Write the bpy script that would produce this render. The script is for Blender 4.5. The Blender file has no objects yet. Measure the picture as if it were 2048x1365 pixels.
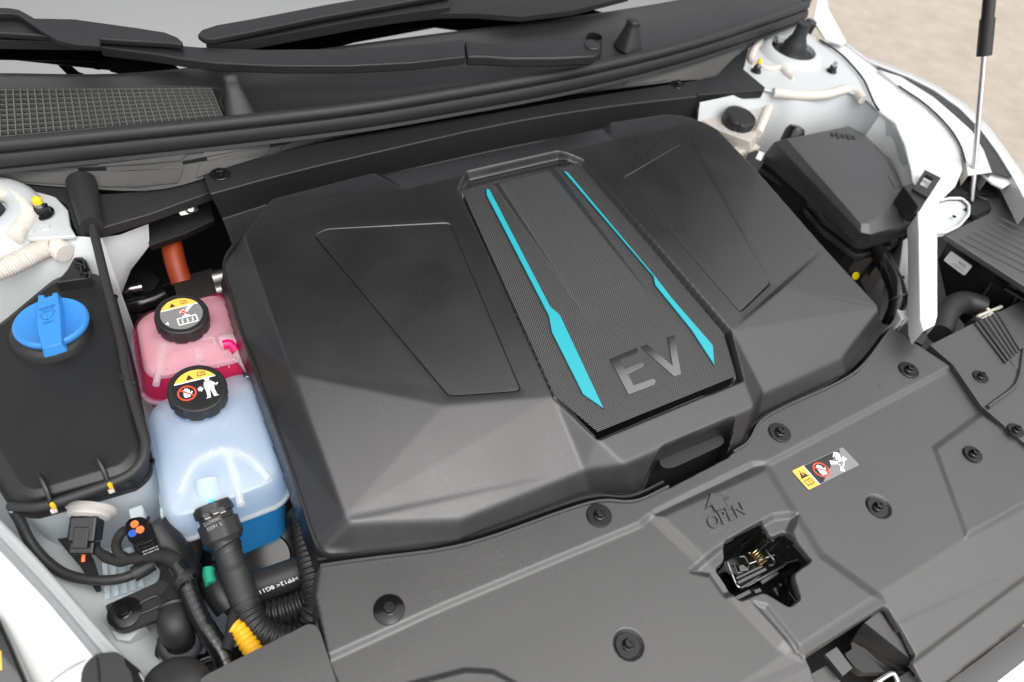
import bpy, bmesh, math, random
import numpy as np
from mathutils import Vector, Matrix
from mathutils.geometry import tessellate_polygon
random.seed(3); np.random.seed(3)
S = bpy.context.scene
COL = S.collection
R = math.radians

# ---------------------------------------------------------------- camera
# metres; x across the car, y towards the windscreen, z up, origin in the middle of the motor cover
FOC = 1500.0                                   # focal length in pixels of the 2048 px wide photograph
CAM = np.array([-0.475551, -0.480397, 0.621696])
CR = np.array([[0.867859, -0.478523, 0.133554], [0.287421, 0.702870, 0.650663], [-0.405228, -0.526298, 0.747530]])
cd = bpy.data.cameras.new("camera"); cam = bpy.data.objects.new("camera", cd); COL.objects.link(cam)
M4 = Matrix(CR.T.tolist()).to_4x4(); M4.translation = Vector(CAM); cam.matrix_world = M4
cd.sensor_width = 36.0; cd.lens = FOC / 2048 * 36.0; cd.clip_start = 0.02; cd.clip_end = 300
cd.dof.use_dof = True; cd.dof.focus_distance = 0.86; cd.dof.aperture_fstop = 4.5
S.camera = cam

# ---------------------------------------------------------------- sky, sun, exposure
SUN_EL, SUN_AZ = 67.0, 175.0                   # overcast; the soft sun stands in front of the car
w = bpy.data.worlds.new("World"); S.world = w; w.use_nodes = True
nt = w.node_tree; nt.nodes.clear()
sky = nt.nodes.new("ShaderNodeTexSky"); sky.sky_type = 'NISHITA'; sky.sun_disc = False
sky.sun_elevation = R(SUN_EL); sky.sun_rotation = R(SUN_AZ)
sky.air_density = 1.0; sky.dust_density = 4.0; sky.ozone_density = 1.0
hs = nt.nodes.new("ShaderNodeHueSaturation"); hs.inputs["Saturation"].default_value = 0.22
bg = nt.nodes.new("ShaderNodeBackground"); bg.inputs[1].default_value = 0.11
wo = nt.nodes.new("ShaderNodeOutputWorld")
nt.links.new(sky.outputs[0], hs.inputs["Color"]); nt.links.new(hs.outputs[0], bg.inputs[0]); nt.links.new(bg.outputs[0], wo.inputs[0])
sl = bpy.data.lights.new("sun", 'SUN'); sl.energy = 1.5; sl.angle = R(108); sl.color = (1.0, .96, .9)
so = bpy.data.objects.new("sun", sl); COL.objects.link(so)
sd = Vector((math.sin(R(SUN_AZ)) * math.cos(R(SUN_EL)), math.cos(R(SUN_AZ)) * math.cos(R(SUN_EL)), math.sin(R(SUN_EL))))
so.rotation_euler = sd.to_track_quat('Z', 'Y').to_euler(); so.location = (0, 0, 5)
S.view_settings.view_transform = 'Standard'; S.view_settings.look = 'None'
S.view_settings.exposure = 1.1; S.view_settings.gamma = 1

# ---------------------------------------------------------------- points
CP = (0.0, 0.0, 0.1405)                        # the motor cover's top plane: z = a + b x + c y
def at(px, py, z=0.0, b=0.0, c=0.0):
    """where the line of sight through a pixel of the photograph meets the plane Z = z + b x + c y"""
    d = np.array([(px - 1024) / FOC, -(py - 682.5) / FOC, -1.0]) @ CR
    t = (z + b * CAM[0] + c * CAM[1] - CAM[2]) / (d[2] - b * d[0] - c * d[1])
    return CAM + t * d
def cp(px, py, h=0.0): return at(px, py, h, 0, CP[2])
def V(*a): return np.array(a, float)
def unit(v): v = np.asarray(v, float); return v / (np.linalg.norm(v) + 1e-12)
UP = V(0, 0, 1)

# ---------------------------------------------------------------- materials
MATS = {}
def mat(name, col, rough=.5, metal=0., spec=.5, bump=None, coat=0., rv=0., cv=0., cvs=20., trans=0., ior=1.45, sss=0., emit=None, dust=0):
    m = bpy.data.materials.new(name); m.use_nodes = True; n = m.node_tree; p = n.nodes["Principled BSDF"]
    p.inputs["Base Color"].default_value = (*col, 1); p.inputs["Roughness"].default_value = rough
    p.inputs["Metallic"].default_value = metal; p.inputs["Specular IOR Level"].default_value = spec
    p.inputs["Coat Weight"].default_value = coat; p.inputs["Coat Roughness"].default_value = .05
    p.inputs["Transmission Weight"].default_value = trans; p.inputs["IOR"].default_value = ior
    if sss: p.inputs["Subsurface Weight"].default_value = sss; p.inputs["Subsurface Radius"].default_value = (.02, .02, .02); p.inputs["Subsurface Scale"].default_value = .5
    tc = n.nodes.new("ShaderNodeTexCoord")
    def noise(scale, det=3):
        t = n.nodes.new("ShaderNodeTexNoise"); t.inputs["Scale"].default_value = scale; t.inputs["Detail"].default_value = det
        n.links.new(tc.outputs["Object"], t.inputs["Vector"]); return t
    if cv:
        t = noise(cvs, 5); mx = n.nodes.new("ShaderNodeMix"); mx.data_type = 'RGBA'
        mx.inputs[6].default_value = (*[max(0, c * (1 - cv)) for c in col], 1); mx.inputs[7].default_value = (*[min(1, c * (1 + cv)) for c in col], 1)
        n.links.new(t.outputs[0], mx.inputs[0]); n.links.new(mx.outputs[2], p.inputs["Base Color"])
    if dust:                                   # fine settled specks and a faint film
        t = noise(1000, 0); r1 = n.nodes.new("ShaderNodeMapRange"); r1.inputs[1].default_value = .70; r1.inputs[2].default_value = .76
        n.links.new(t.outputs[0], r1.inputs[0]); t2 = noise(11, 6); r2 = n.nodes.new("ShaderNodeMapRange"); r2.inputs[1].default_value = .35; r2.inputs[2].default_value = .75
        n.links.new(t2.outputs[0], r2.inputs[0]); mm = n.nodes.new("ShaderNodeMath"); mm.operation = 'MULTIPLY'; n.links.new(r1.outputs[0], mm.inputs[0]); n.links.new(r2.outputs[0], mm.inputs[1])
        dm = n.nodes.new("ShaderNodeMix"); dm.data_type = 'RGBA'; dm.inputs[7].default_value = (dust * 3, dust * 2.9, dust * 2.7, 1)
        src = p.inputs["Base Color"].links[0].from_socket if p.inputs["Base Color"].links else None
        if src: n.links.new(src, dm.inputs[6])
        else: dm.inputs[6].default_value = (*col, 1)
        n.links.new(mm.outputs[0], dm.inputs[0]); n.links.new(dm.outputs[2], p.inputs["Base Color"])
    if rv:
        t = noise(14, 4); mr = n.nodes.new("ShaderNodeMapRange"); mr.inputs[1].default_value = .1; mr.inputs[2].default_value = .9
        mr.inputs[3].default_value = rough - rv; mr.inputs[4].default_value = rough + rv
        n.links.new(t.outputs[0], mr.inputs[0]); n.links.new(mr.outputs[0], p.inputs["Roughness"])
    if bump:
        sc, st, dist = bump; t = noise(sc, 2); b = n.nodes.new("ShaderNodeBump")
        b.inputs["Strength"].default_value = st; b.inputs["Distance"].default_value = dist
        n.links.new(t.outputs[0], b.inputs["Height"]); n.links.new(b.outputs[0], p.inputs["Normal"])
    MATS[name] = m; return m
GRAIN = (1500, .40, .0005)
mat("grained_black_plastic", (.010, .010, .011), .30, spec=1.0, bump=GRAIN, rv=.10, cv=.08, cvs=9)
mat("shroud_plastic", (.034, .034, .034), .34, spec=1.0, bump=(1300, .40, .0005), rv=.12, cv=.2, cvs=7, dust=.035)
mat("satin_black", (.016, .016, .017), .42, bump=(500, .15, .0004), rv=.06)
mat("gloss_black", (.008, .008, .009), .16, rv=.05)
mat("matte_black", (.013, .013, .013), .65, bump=(700, .2, .0004))
mat("deep_black", (.006, .006, .006), .8)
mat("rubber", (.022, .022, .023), .5, bump=(300, .12, .0004), rv=.08)
mat("cowl_plastic", (.022, .022, .023), .46, bump=(900, .2, .0004), rv=.05, cv=.15, cvs=12)
mat("apron_grey", (.058, .057, .055), .55, bump=(900, .2, .0004))
mat("white_paint", (.62, .63, .63), .25, coat=.6, bump=(120, .03, .001))
mat("primer_white", (.54, .565, .575), .35, bump=(160, .05, .001), cv=.05, cvs=12)
mat("sealer", (.60, .565, .51), .65, bump=(240, .35, .001))
mat("steel", (.55, .55, .54), .3, metal=1, rv=.08)
mat("dark_steel", (.10, .10, .10), .32, metal=.8, rv=.08)
mat("brass", (.55, .42, .18), .35, metal=1)
mat("alloy", (.34, .33, .32), .38, metal=1, rv=.08)
mat("black_bolt", (.008, .008, .008), .22, metal=.2, rv=.08)
mat("teal", (.018, .31, .37), .40, bump=(900, .1, .0003))
mat("washer_blue", (.04, .23, .60), .42, bump=(900, .3, .0004))
mat("orange_cable", (.26, .035, .007), .45, bump=(200, .2, .001))  # orange darkened to carry the shade of the gap it lies in
mat("orange_plug", (.9, .18, .05), .45)
mat("blue_plug", (.03, .10, .42), .45)
mat("yellow_tube", (.80, .42, .012), .42, bump=(300, .15, .0005))
mat("yellow_dot", (.85, .62, .01), .4)
mat("green_clip", (.02, .32, .19), .45)
mat("label_amber", (.88, .48, .08), .45)
mat("label_black", (.016, .016, .017), .35)
mat("label_grey", (.19, .19, .19), .25)
mat("label_white", (.82, .82, .82), .45)
mat("label_red", (.75, .07, .04), .45)
mat("label_ink", (.035, .018, .012), .5)
mat("label_blueink", (.006, .085, .34), .5)
mat("print_grey", (.30, .30, .30), .5)
mat("sticker", (.62, .62, .62), .35)
mat("glass_black", (.17, .175, .18), .03, metal=1)
mat("sky_lit_grille_plastic", (.11, .11, .105), .3)  # cowl plastic made lighter to stand for sky shine on the bars
mat("lens_black", (.012, .014, .016), .03, spec=1.0, coat=1.0)
mat("asphalt", (.31, .27, .228), .9, bump=(60, .6, .01), cv=.26, cvs=11)
mat("piano_black", (.15, .15, .15), .12, metal=1)
mat("bonnet_liner", (.03, .03, .03), .8)
mat("cloth", (.012, .012, .012), .8, bump=(700, .6, .001))

def tweak_weave():
    m = mat("carbon_weave", (.010, .010, .011), .28, spec=1.0); n = m.node_tree; p = n.nodes["Principled BSDF"]
    tc = n.nodes.new("ShaderNodeTexCoord"); mp = n.nodes.new("ShaderNodeMapping"); mp.inputs["Rotation"].default_value = (0, 0, R(45))
    n.links.new(tc.outputs["Object"], mp.inputs[0])
    sx = n.nodes.new("ShaderNodeSeparateXYZ"); n.links.new(mp.outputs[0], sx.inputs[0])
    hs_ = []
    for k in (0, 1):
        a = n.nodes.new("ShaderNodeMath"); a.operation = 'MULTIPLY'; a.inputs[1].default_value = 2 * math.pi / .0023
        s = n.nodes.new("ShaderNodeMath"); s.operation = 'SINE'
        n.links.new(sx.outputs[k], a.inputs[0]); n.links.new(a.outputs[0], s.inputs[0]); hs_.append(s)
    mu = n.nodes.new("ShaderNodeMath"); mu.operation = 'ADD'
    n.links.new(hs_[0].outputs[0], mu.inputs[0]); n.links.new(hs_[1].outputs[0], mu.inputs[1])
    b = n.nodes.new("ShaderNodeBump"); b.inputs["Strength"].default_value = .45; b.inputs["Distance"].default_value = .0004
    n.links.new(mu.outputs[0], b.inputs["Height"]); n.links.new(b.outputs[0], p.inputs["Normal"])
tweak_weave()

def milky(name, col, clear, rough=.3):
    """cloudy polyethylene: scatters light both ways and lets a part of what is behind through"""
    m = bpy.data.materials.new(name); m.use_nodes = True; n = m.node_tree; n.nodes.clear()
    o = n.nodes.new("ShaderNodeOutputMaterial"); p = n.nodes.new("ShaderNodeBsdfPrincipled")
    p.inputs["Base Color"].default_value = (*col, 1); p.inputs["Roughness"].default_value = rough
    tr = n.nodes.new("ShaderNodeBsdfTranslucent"); tr.inputs[0].default_value = (*col, 1)
    tp = n.nodes.new("ShaderNodeBsdfTransparent"); tp.inputs[0].default_value = (*[min(1, c * 1.15) for c in col], 1)
    a = n.nodes.new("ShaderNodeMixShader"); a.inputs[0].default_value = .5
    b = n.nodes.new("ShaderNodeMixShader"); b.inputs[0].default_value = clear
    n.links.new(p.outputs[0], a.inputs[1]); n.links.new(tr.outputs[0], a.inputs[2])
    n.links.new(a.outputs[0], b.inputs[1]); n.links.new(tp.outputs[0], b.inputs[2]); n.links.new(b.outputs[0], o.inputs[0])
    MATS[name] = m; return m
milky("milky_pink", (.90, .74, .80), .26)
milky("clear_pink", (.95, .50, .66), .90)
milky("clear_blue", (.6, .82, .98), .90)
milky("milky_blue", (.84, .89, .92), .24)
milky("milky_white", (.84, .91, .94), .15)
milky("milky_cream", (.86, .83, .78), .15)
mat("pink_coolant", (.72, .003, .13), .15)
mat("blue_coolant", (.008, .42, .96), .15)
mat("cyan_glow", (.05, .58, .80), .2)  # glow put into a plain colour, nothing is emitted

# ---------------------------------------------------------------- objects
def tag(o, label=None, cat=None, group=None, kind=None):
    if label: o["label"] = label
    if cat: o["category"] = cat
    if group: o["group"] = group
    if kind: o["kind"] = kind
    return o
def thing(name, loc, label, cat, group=None):
    o = bpy.data.objects.new(name, None); COL.objects.link(o); o.location = loc; o.empty_display_size = .02
    return tag(o, label, cat, group)
def origin_of(p):
    v = np.zeros(3)
    while p is not None: v = v + np.array(p.location); p = p.parent
    return v
def link(name, verts, faces, m, parent=None, smooth=35, bevel=0, seg=2, bang=35):
    v = np.asarray(verts, float).reshape(-1, 3) - origin_of(parent)
    me = bpy.data.meshes.new(name); me.from_pydata(v.tolist(), [], [tuple(map(int, f)) for f in faces]); me.update()
    return finish(name, me, m, parent, smooth, bevel, seg, bang)
def finish(name, me, m, parent, smooth, bevel, seg, bang, recalc=True):
    if recalc:
        bm = bmesh.new(); bm.from_mesh(me); bmesh.ops.recalc_face_normals(bm, faces=bm.faces); bm.to_mesh(me); bm.free()
    me.materials.append(MATS[m] if isinstance(m, str) else m)
    o = bpy.data.objects.new(name, me); COL.objects.link(o)
    if parent is not None: o.parent = parent
    if smooth:
        me.polygons.foreach_set("use_smooth", [True] * len(me.polygons))
        me.set_sharp_from_angle(angle=R(smooth if not bevel else 60))
    if bevel:
        b = o.modifiers.new("bevel", 'BEVEL'); b.width = bevel; b.segments = seg; b.limit_method = 'ANGLE'; b.angle_limit = R(bang); b.harden_normals = True
    return o

class MB:
    """collects shapes in world coordinates, then links them as one mesh object"""
    def __init__(s): s.v = []; s.f = []
    def add(s, v, f):
        k = len(s.v); s.v += [tuple(map(float, p)) for p in v]; s.f += [tuple(int(i) + k for i in q) for q in f]; return s
    def build(s, name, m, parent=None, **k): return link(name, s.v, s.f, m, parent, **k)
    def box(s, c, X, Y, Z):
        c = np.asarray(c, float); X, Y, Z = [np.asarray(a, float) / 2 for a in (X, Y, Z)]
        v = [c + i * X + j * Y + k * Z for k in (-1, 1) for j in (-1, 1) for i in (-1, 1)]
        return s.add(v, [(0, 2, 3, 1), (4, 5, 7, 6), (0, 1, 5, 4), (2, 6, 7, 3), (0, 4, 6, 2), (1, 3, 7, 5)])
    def prism(s, top, down):
        """closed slab: a polygon and the same polygon moved by down (a vector, or a second list of points)"""
        top = [np.asarray(p, float) for p in top]; n = len(top)
        bot = [p + np.asarray(down, float) for p in top] if np.ndim(down) == 1 else [np.asarray(p, float) for p in down]
        tri = tessellate_polygon([[Vector(p) for p in top]])
        s.add(top + bot, [tuple(t) for t in tri] + [tuple(i + n for i in reversed(t)) for t in tri] + [(i, (i + 1) % n, n + (i + 1) % n, n + i) for i in range(n)]); return s
    def ngon(s, pts): return s.add(pts, [tuple(range(len(pts)))])
    def sheet(s, rows, closed=False):
        """a skin over rows of equally many points"""
        n = len(rows[0]); v = [p for r in rows for p in r]; f = []
        for i in range(len(rows) - 1):
            for j in range(n if closed else n - 1):
                f.append((i * n + j, i * n + (j + 1) % n, (i + 1) * n + (j + 1) % n, (i + 1) * n + j))
        return s.add(v, f)
    def lathe(s, prof, c, axis=UP, seg=32, rfun=None, ref=None):
        ax = unit(axis); a = unit(np.cross(ax, ref if ref is not None else (V(1, 0, 0) if abs(ax[0]) < .8 else V(0, 1, 0)))); b = np.cross(ax, a); rows = []
        for r, z in prof:
            rows.append([np.asarray(c) + ax * z + (r * (rfun(t, r, z) if rfun else 1)) * (a * math.cos(t) + b * math.sin(t)) for t in np.linspace(0, 2 * math.pi, seg, endpoint=False)])
        return s.sheet(rows, True)
    def tube(s, pts, r, seg=12, pitch=0, amp=.12, step=None, cap=True, flat=None):
        """a pipe along a smooth curve; pitch > 0 makes it corrugated"""
        P = spline(pts, step or (pitch / 6 if pitch else .004)); n = len(P)
        L = np.concatenate([[0], np.cumsum(np.linalg.norm(np.diff(P, axis=0), axis=1))])
        T = np.gradient(P, axis=0); T /= np.linalg.norm(T, axis=1)[:, None] + 1e-12
        a = unit(np.cross(T[0], UP if abs(T[0][2]) < .9 else V(1, 0, 0))); rows = []
        for i in range(n):
            a = unit(a - T[i] * np.dot(a, T[i])); b = np.cross(T[i], a)
            rr = (r(L[i] / L[-1]) if callable(r) else r)
            if pitch: rr = rr * (1 + amp * math.cos(2 * math.pi * L[i] / pitch))
            rows.append([P[i] + rr * (a * math.cos(t) + b * math.sin(t)) for t in np.linspace(0, 2 * math.pi, seg, endpoint=False)])
        if cap:
            rows = [[P[0]] * seg] + rows + [[P[-1]] * seg]
        return s.sheet(rows, True)
    def sweep(s, pts, prof, side=None, step=.006, cap=True):
        """an upright profile [(sideways, up)] carried along a curve"""
        P = spline(pts, step); T = np.gradient(P, axis=0); rows = []
        for i in range(len(P)):
            a = unit(np.cross(T[i], UP)); u = unit(np.cross(a, T[i]))
            rows.append([P[i] + a * q[0] + u * q[1] for q in prof])
        k = len(s.v); s.sheet(rows, True)
        if cap:
            n = len(prof); s.f.append(tuple(k + i for i in range(n))); s.f.append(tuple(k + (len(P) - 1) * n + i for i in range(n)))
        return s
def spline(pts, step):
    P = np.asarray(pts, float)
    if len(P) == 2:
        n = max(2, int(np.linalg.norm(P[1] - P[0]) / step)); return P[0] + (P[1] - P[0]) * np.linspace(0, 1, n + 1)[:, None]
    Q = np.vstack([2 * P[0] - P[1], P, 2 * P[-1] - P[-2]]); out = []
    for i in range(1, len(Q) - 2):
        p0, p1, p2, p3 = Q[i - 1:i + 3]; n = max(2, int(np.linalg.norm(p2 - p1) / step))
        t = np.linspace(0, 1, n, endpoint=False)[:, None]
        out.append(.5 * (2 * p1 + (p2 - p0) * t + (2 * p0 - 5 * p1 + 4 * p2 - p3) * t ** 2 + (3 * p1 - p0 - 3 * p2 + p3) * t ** 3))
    return np.vstack(out + [P[-1:]])
def rounded(poly, r, n=5):
    """a closed polygon of 3-D points with its corners rounded"""
    P = [np.asarray(p, float) for p in poly]; out = []; m = len(P)
    for i in range(m):
        a, b, c = P[i - 1], P[i], P[(i + 1) % m]; la, lc = np.linalg.norm(a - b), np.linalg.norm(c - b)
        q = min(r, la * .45, lc * .45); u, v = unit(a - b) * q, unit(c - b) * q
        for k in range(n + 1):
            t = k / n; out.append((1 - t) ** 2 * (b + u) + 2 * t * (1 - t) * b + t * t * (b + v))
    return out
def inset(poly, d):
    """the polygon shrunk by d in plan (points keep their own height)"""
    P = [np.asarray(p, float) for p in poly]; n = len(P)
    ar = sum(P[i][0] * P[(i + 1) % n][1] - P[(i + 1) % n][0] * P[i][1] for i in range(n)); sg = 1 if ar > 0 else -1; out = []
    for i in range(n):
        e0 = unit((P[i] - P[i - 1])[:2]); e1 = unit((P[(i + 1) % n] - P[i])[:2])
        n0, n1 = sg * V(-e0[1], e0[0]), sg * V(-e1[1], e1[0]); k = n0 + n1; k = k / max(.3, np.dot(k, k) / 2)
        q = P[i].copy(); q[:2] += d * k; out.append(q)
    return out

# height fields: moulded sheets whose creases are softened
def raster(poly3, X, Y, Z):
    vs = [np.asarray(p, float) for p in poly3]
    for t in tessellate_polygon([[Vector((p[0], p[1], 0)) for p in vs]]):
        a, b, c = [vs[i] for i in t]
        d = (b[1] - c[1]) * (a[0] - c[0]) + (c[0] - b[0]) * (a[1] - c[1])
        if abs(d) < 1e-12: continue
        i0, i1 = np.searchsorted(X, [min(a[0], b[0], c[0]), max(a[0], b[0], c[0])]); j0, j1 = np.searchsorted(Y, [min(a[1], b[1], c[1]), max(a[1], b[1], c[1])])
        gx, gy = np.meshgrid(X[i0:i1], Y[j0:j1])
        l1 = ((b[1] - c[1]) * (gx - c[0]) + (c[0] - b[0]) * (gy - c[1])) / d; l2 = ((c[1] - a[1]) * (gx - c[0]) + (a[0] - c[0]) * (gy - c[1])) / d; l3 = 1 - l1 - l2
        ok = (l1 >= -1e-6) & (l2 >= -1e-6) & (l3 >= -1e-6); sub = Z[j0:j1, i0:i1]; sub[ok] = (l1 * a[2] + l2 * b[2] + l3 * c[2])[ok]
def sdf(poly, GX, GY):
    """signed distance to a polygon in plan, negative inside"""
    P = [np.asarray(p, float)[:2] for p in poly]; d = np.full(GX.shape, 1e9); inside = np.zeros(GX.shape, bool); n = len(P)
    for i in range(n):
        a, b = P[i], P[(i + 1) % n]; e = b - a; wx, wy = GX - a[0], GY - a[1]
        t = np.clip((wx * e[0] + wy * e[1]) / (e @ e + 1e-15), 0, 1); d = np.minimum(d, (wx - t * e[0]) ** 2 + (wy - t * e[1]) ** 2)
        cond = ((a[1] <= GY) & (b[1] > GY)) | ((b[1] <= GY) & (a[1] > GY))
        with np.errstate(divide='ignore', invalid='ignore'): xx = a[0] + (GY - a[1]) / (b[1] - a[1] if abs(b[1] - a[1]) > 1e-12 else 1e-12) * (b[0] - a[0])
        inside ^= cond & (GX < xx)
    d = np.sqrt(d); return np.where(inside, -d, d)
def smooth01(t): t = np.clip(t, 0, 1); return t * t * (3 - 2 * t)
def blur(Z, s):
    k = int(3 * s) + 1; g = np.exp(-.5 * (np.arange(-k, k + 1) / max(s, 1e-6)) ** 2); ok = ~np.isnan(Z); A = np.where(ok, Z, 0); W = ok.astype(float)
    for ax in (0, 1):
        A = sum(gk * np.roll(A, i - k, ax) for i, gk in enumerate(g)); W = sum(gk * np.roll(W, i - k, ax) for i, gk in enumerate(g))
    return np.where(ok, A / np.maximum(W, 1e-9), np.nan)
def skirt(Z, n, drop):
    for _ in range(n):
        nb = np.stack([np.roll(Z, s, a) for s in (-1, 1) for a in (0, 1)] + [np.roll(np.roll(Z, s, 0), t, 1) for s in (-1, 1) for t in (-1, 1)])
        with np.errstate(all='ignore'):
            cnt = (~np.isnan(nb)).sum(0); mean = np.nansum(nb, 0) / np.maximum(cnt, 1)
        Z = np.where(np.isnan(Z) & (cnt > 0), mean - drop, Z)
    return Z
def field_object(name, X, Y, Z, m, parent):
    ok = ~np.isnan(Z); idx = np.full(Z.shape, -1, int); idx[ok] = np.arange(ok.sum()); GX, GY = np.meshgrid(X, Y)
    v = np.stack([GX[ok], GY[ok], Z[ok]], 1) - origin_of(parent)
    a, b, c, d = idx[:-1, :-1], idx[:-1, 1:], idx[1:, 1:], idx[1:, :-1]; q = (a >= 0) & (b >= 0) & (c >= 0) & (d >= 0)
    f = np.stack([a[q], b[q], c[q], d[q]], 1)
    me = bpy.data.meshes.new(name); me.vertices.add(len(v)); me.vertices.foreach_set("co", v.ravel())
    me.loops.add(f.size); me.loops.foreach_set("vertex_index", f.ravel().astype(np.int32)); me.polygons.add(len(f))
    me.polygons.foreach_set("loop_start", np.arange(0, f.size, 4, dtype=np.int32)); me.polygons.foreach_set("loop_total", np.full(len(f), 4, np.int32)); me.update(calc_edges=True)
    return finish(name, me, m, parent, 0 or 80, 0, 0, 0, recalc=False)

# flat prints: a label frame maps (u, v) in 0..1 to the surface it lies on
class Frame:
    def __init__(s, o, x, y): s.o, s.X, s.Y = np.asarray(o, float), np.asarray(x, float) - o, np.asarray(y, float) - o; s.n = unit(np.cross(s.X, s.Y)); s.asp = np.linalg.norm(s.X) / np.linalg.norm(s.Y)
    def p(s, u, v, h=0): return s.o + u * s.X + v * s.Y + h * s.n
def poly_on(mb, fr, pts, h=.0004, t=.0003): mb.prism([fr.p(u, v, h) for u, v in pts], -t * fr.n); return mb
def ring_on(mb, fr, cu, cv, r, wd, h=.0004, seg=36):
    """ring of true-round shape: r and wd in units of the frame's height"""
    f = lambda rr, t: fr.p(cu + rr * math.cos(t) / fr.asp, cv + rr * math.sin(t), h)
    ts = np.linspace(0, 2 * math.pi, seg, endpoint=False); mb.sheet([[f(r, t) for t in ts], [f(r - wd, t) for t in ts]], True); return mb
def disc_on(mb, fr, cu, cv, r, h=.0004, seg=24): mb.ngon([fr.p(cu + r * math.cos(t) / fr.asp, cv + r * math.sin(t), h) for t in np.linspace(0, 2 * math.pi, seg, endpoint=False)]); return mb
def stroke_on(mb, fr, pts, wd, h=.0004):
    """polyline of constant width (in units of the frame's height)"""
    q = [V(u * fr.asp, v) for u, v in pts]
    for a, b in zip(q[:-1], q[1:]):
        e = unit(b - a); nn = V(-e[1], e[0]) * wd / 2; a2, b2 = a - e * wd * .3, b + e * wd * .3
        mb.ngon([fr.p(x[0] / fr.asp, x[1], h) for x in (a2 - nn, b2 - nn, b2 + nn, a2 + nn)])
    return mb
def text_on(mb, fr, s, u0, v0, height, width=None, h=.0004, depth=0, shear=0, bold=0):
    """lettering laid on the frame: lower left corner at (u0, v0), height in v, width in u"""
    cu = bpy.data.curves.new("text", 'FONT'); cu.body = s; cu.size = 1; cu.offset = bold; o = bpy.data.objects.new("text", cu); COL.objects.link(o)
    dg = bpy.context.evaluated_depsgraph_get(); me = o.evaluated_get(dg).to_mesh(); v = np.array([x.co for x in me.vertices]); f = [tuple(p.vertices) for p in me.polygons]
    o.evaluated_get(dg).to_mesh_clear(); bpy.data.objects.remove(o); bpy.data.curves.remove(cu)
    v[:, 0] -= v[:, 0].min(); v[:, 1] -= v[:, 1].min(); hh = v[:, 1].max(); k = height / hh
    kx = width / v[:, 0].max() if width else k / fr.asp
    P = [fr.p(u0 + x * kx + shear * y * k, v0 + y * k, h) for x, y, _ in v]
    if depth:
        n = len(P); ed = {}
        for q in f:
            for i in range(len(q)):
                e = (q[i], q[(i + 1) % len(q)]); ed[e] = 1
        side = [(a, b, b + n, a + n) for a, b in ed if (b, a) not in ed]
        mb.add(P + [p - depth * fr.n for p in P], f + side)
    else: mb.add(P, f)
    return mb

# ================================================================ motor cover
RIM = -.042
cover = thing("motor_cover", (0, 0, 0), "wide black moulded motor cover with two turquoise strips and EV letters", "motor cover")
hexo = [(916, 377, 0), (933, 345, -.005), (1114, 306, -.005), (1166, 320, 0), (1463, 662, 0), (1488, 759, 0), (1195, 878, 0), (1107, 794, 0)]
hexi = [(925, 381), (938, 360), (1120, 317), (1157, 327), (1445, 666), (1470, 752), (1195, 863), (1110, 790)]
FL = -.0075
facets = [
 [(763, 350, -.013), (1203, 256, -.013), (1225, 280, 0), (1166, 320, 0), (916, 377, 0), (808, 379, 0)],
 [(533, 410, -.004), (546, 396, -.004), (678, 362, -.004), (746, 345, -.004), (808, 379, 0), (916, 377, 0), (1107, 794, 0), (887, 812, 0), (690, 1033, -.017), (588, 750, -.001), (488, 468, -.002)],
 [(1222, 244, -.004), (1330, 228, -.004), (1365, 231, -.004), (1407, 244, -.003), (1437, 260, -.003), (1510, 336, -.003), (1651, 497, -.006), (1757, 612, -.012), (1564, 574, 0), (1463, 662, 0), (1166, 320, 0), (1225, 280, 0)],
 [(746, 345, -.004), (763, 350, -.013), (808, 379, 0)], [(1203, 256, -.013), (1222, 244, -.004), (1225, 280, 0)],
 [(887, 812, 0), (1107, 794, 0), (1167, 940, -.019), (922, 1038, -.023), (702, 1046, -.017), (690, 1033, -.017)],
 [(1107, 794, 0), (1195, 878, 0), (1247, 929, -.004), (1167, 940, -.019)],
 [(1195, 878, 0), (1488, 759, 0), (1509, 814, -.004), (1247, 929, -.004)],
 [(1488, 759, 0), (1463, 662, 0), (1527, 787, -.019), (1509, 814, -.004)],
 [(1463, 662, 0), (1564, 574, 0), (1757, 615, -.012), (1757, 622, -.013), (1684, 716, -.023), (1527, 787, -.019)],
 # left flank and the front wall, down to the rim
 [(488, 468, -.002), (588, 750, -.001), (690, 1033, -.017), (645, 1100, RIM), (628, 1075, RIM), (588, 950, RIM), (551, 845, RIM), (513, 735, RIM), (488, 676, RIM), (463, 588, RIM), (453, 556, RIM), (449, 529, RIM), (455, 512, RIM), (470, 490, -.03)],
 [(690, 1033, -.017), (702, 1046, -.017), (714, 1104, RIM), (658, 1108, RIM), (645, 1100, RIM)],
 [(702, 1046, -.017), (922, 1038, -.023), (919, 1081, RIM), (714, 1104, RIM)],
 [(922, 1038, -.023), (1167, 940, -.019), (1179, 983, RIM), (919, 1081, RIM)],
 [(1167, 940, -.019), (1247, 929, -.004), (1267, 986, RIM), (1179, 983, RIM)],
 [(1247, 929, -.004), (1509, 814, -.004), (1481, 893, RIM), (1288, 975, RIM), (1267, 986, RIM)],
 [(1509, 814, -.004), (1527, 787, -.019), (1510, 836, RIM), (1481, 893, RIM)],
 [(1527, 787, -.019), (1684, 716, -.023), (1690, 750, RIM), (1510, 836, RIM)],
 [(1684, 716, -.023), (1757, 622, -.013), (1768, 648, RIM), (1690, 750, RIM)],
]
F3 = [[cp(*p) for p in f] for f in facets]
allp = np.array([p for f in F3 for p in f]); CELL = .001
GX1 = np.arange(allp[:, 0].min() - .02, allp[:, 0].max() + .02, CELL); GY1 = np.arange(allp[:, 1].min() - .02, allp[:, 1].max() + .02, CELL)
Z = np.full((len(GY1), len(GX1)), np.nan)
for f in F3: raster(f, GX1, GY1, Z)
MX, MY = np.meshgrid(GX1, GY1)
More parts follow.
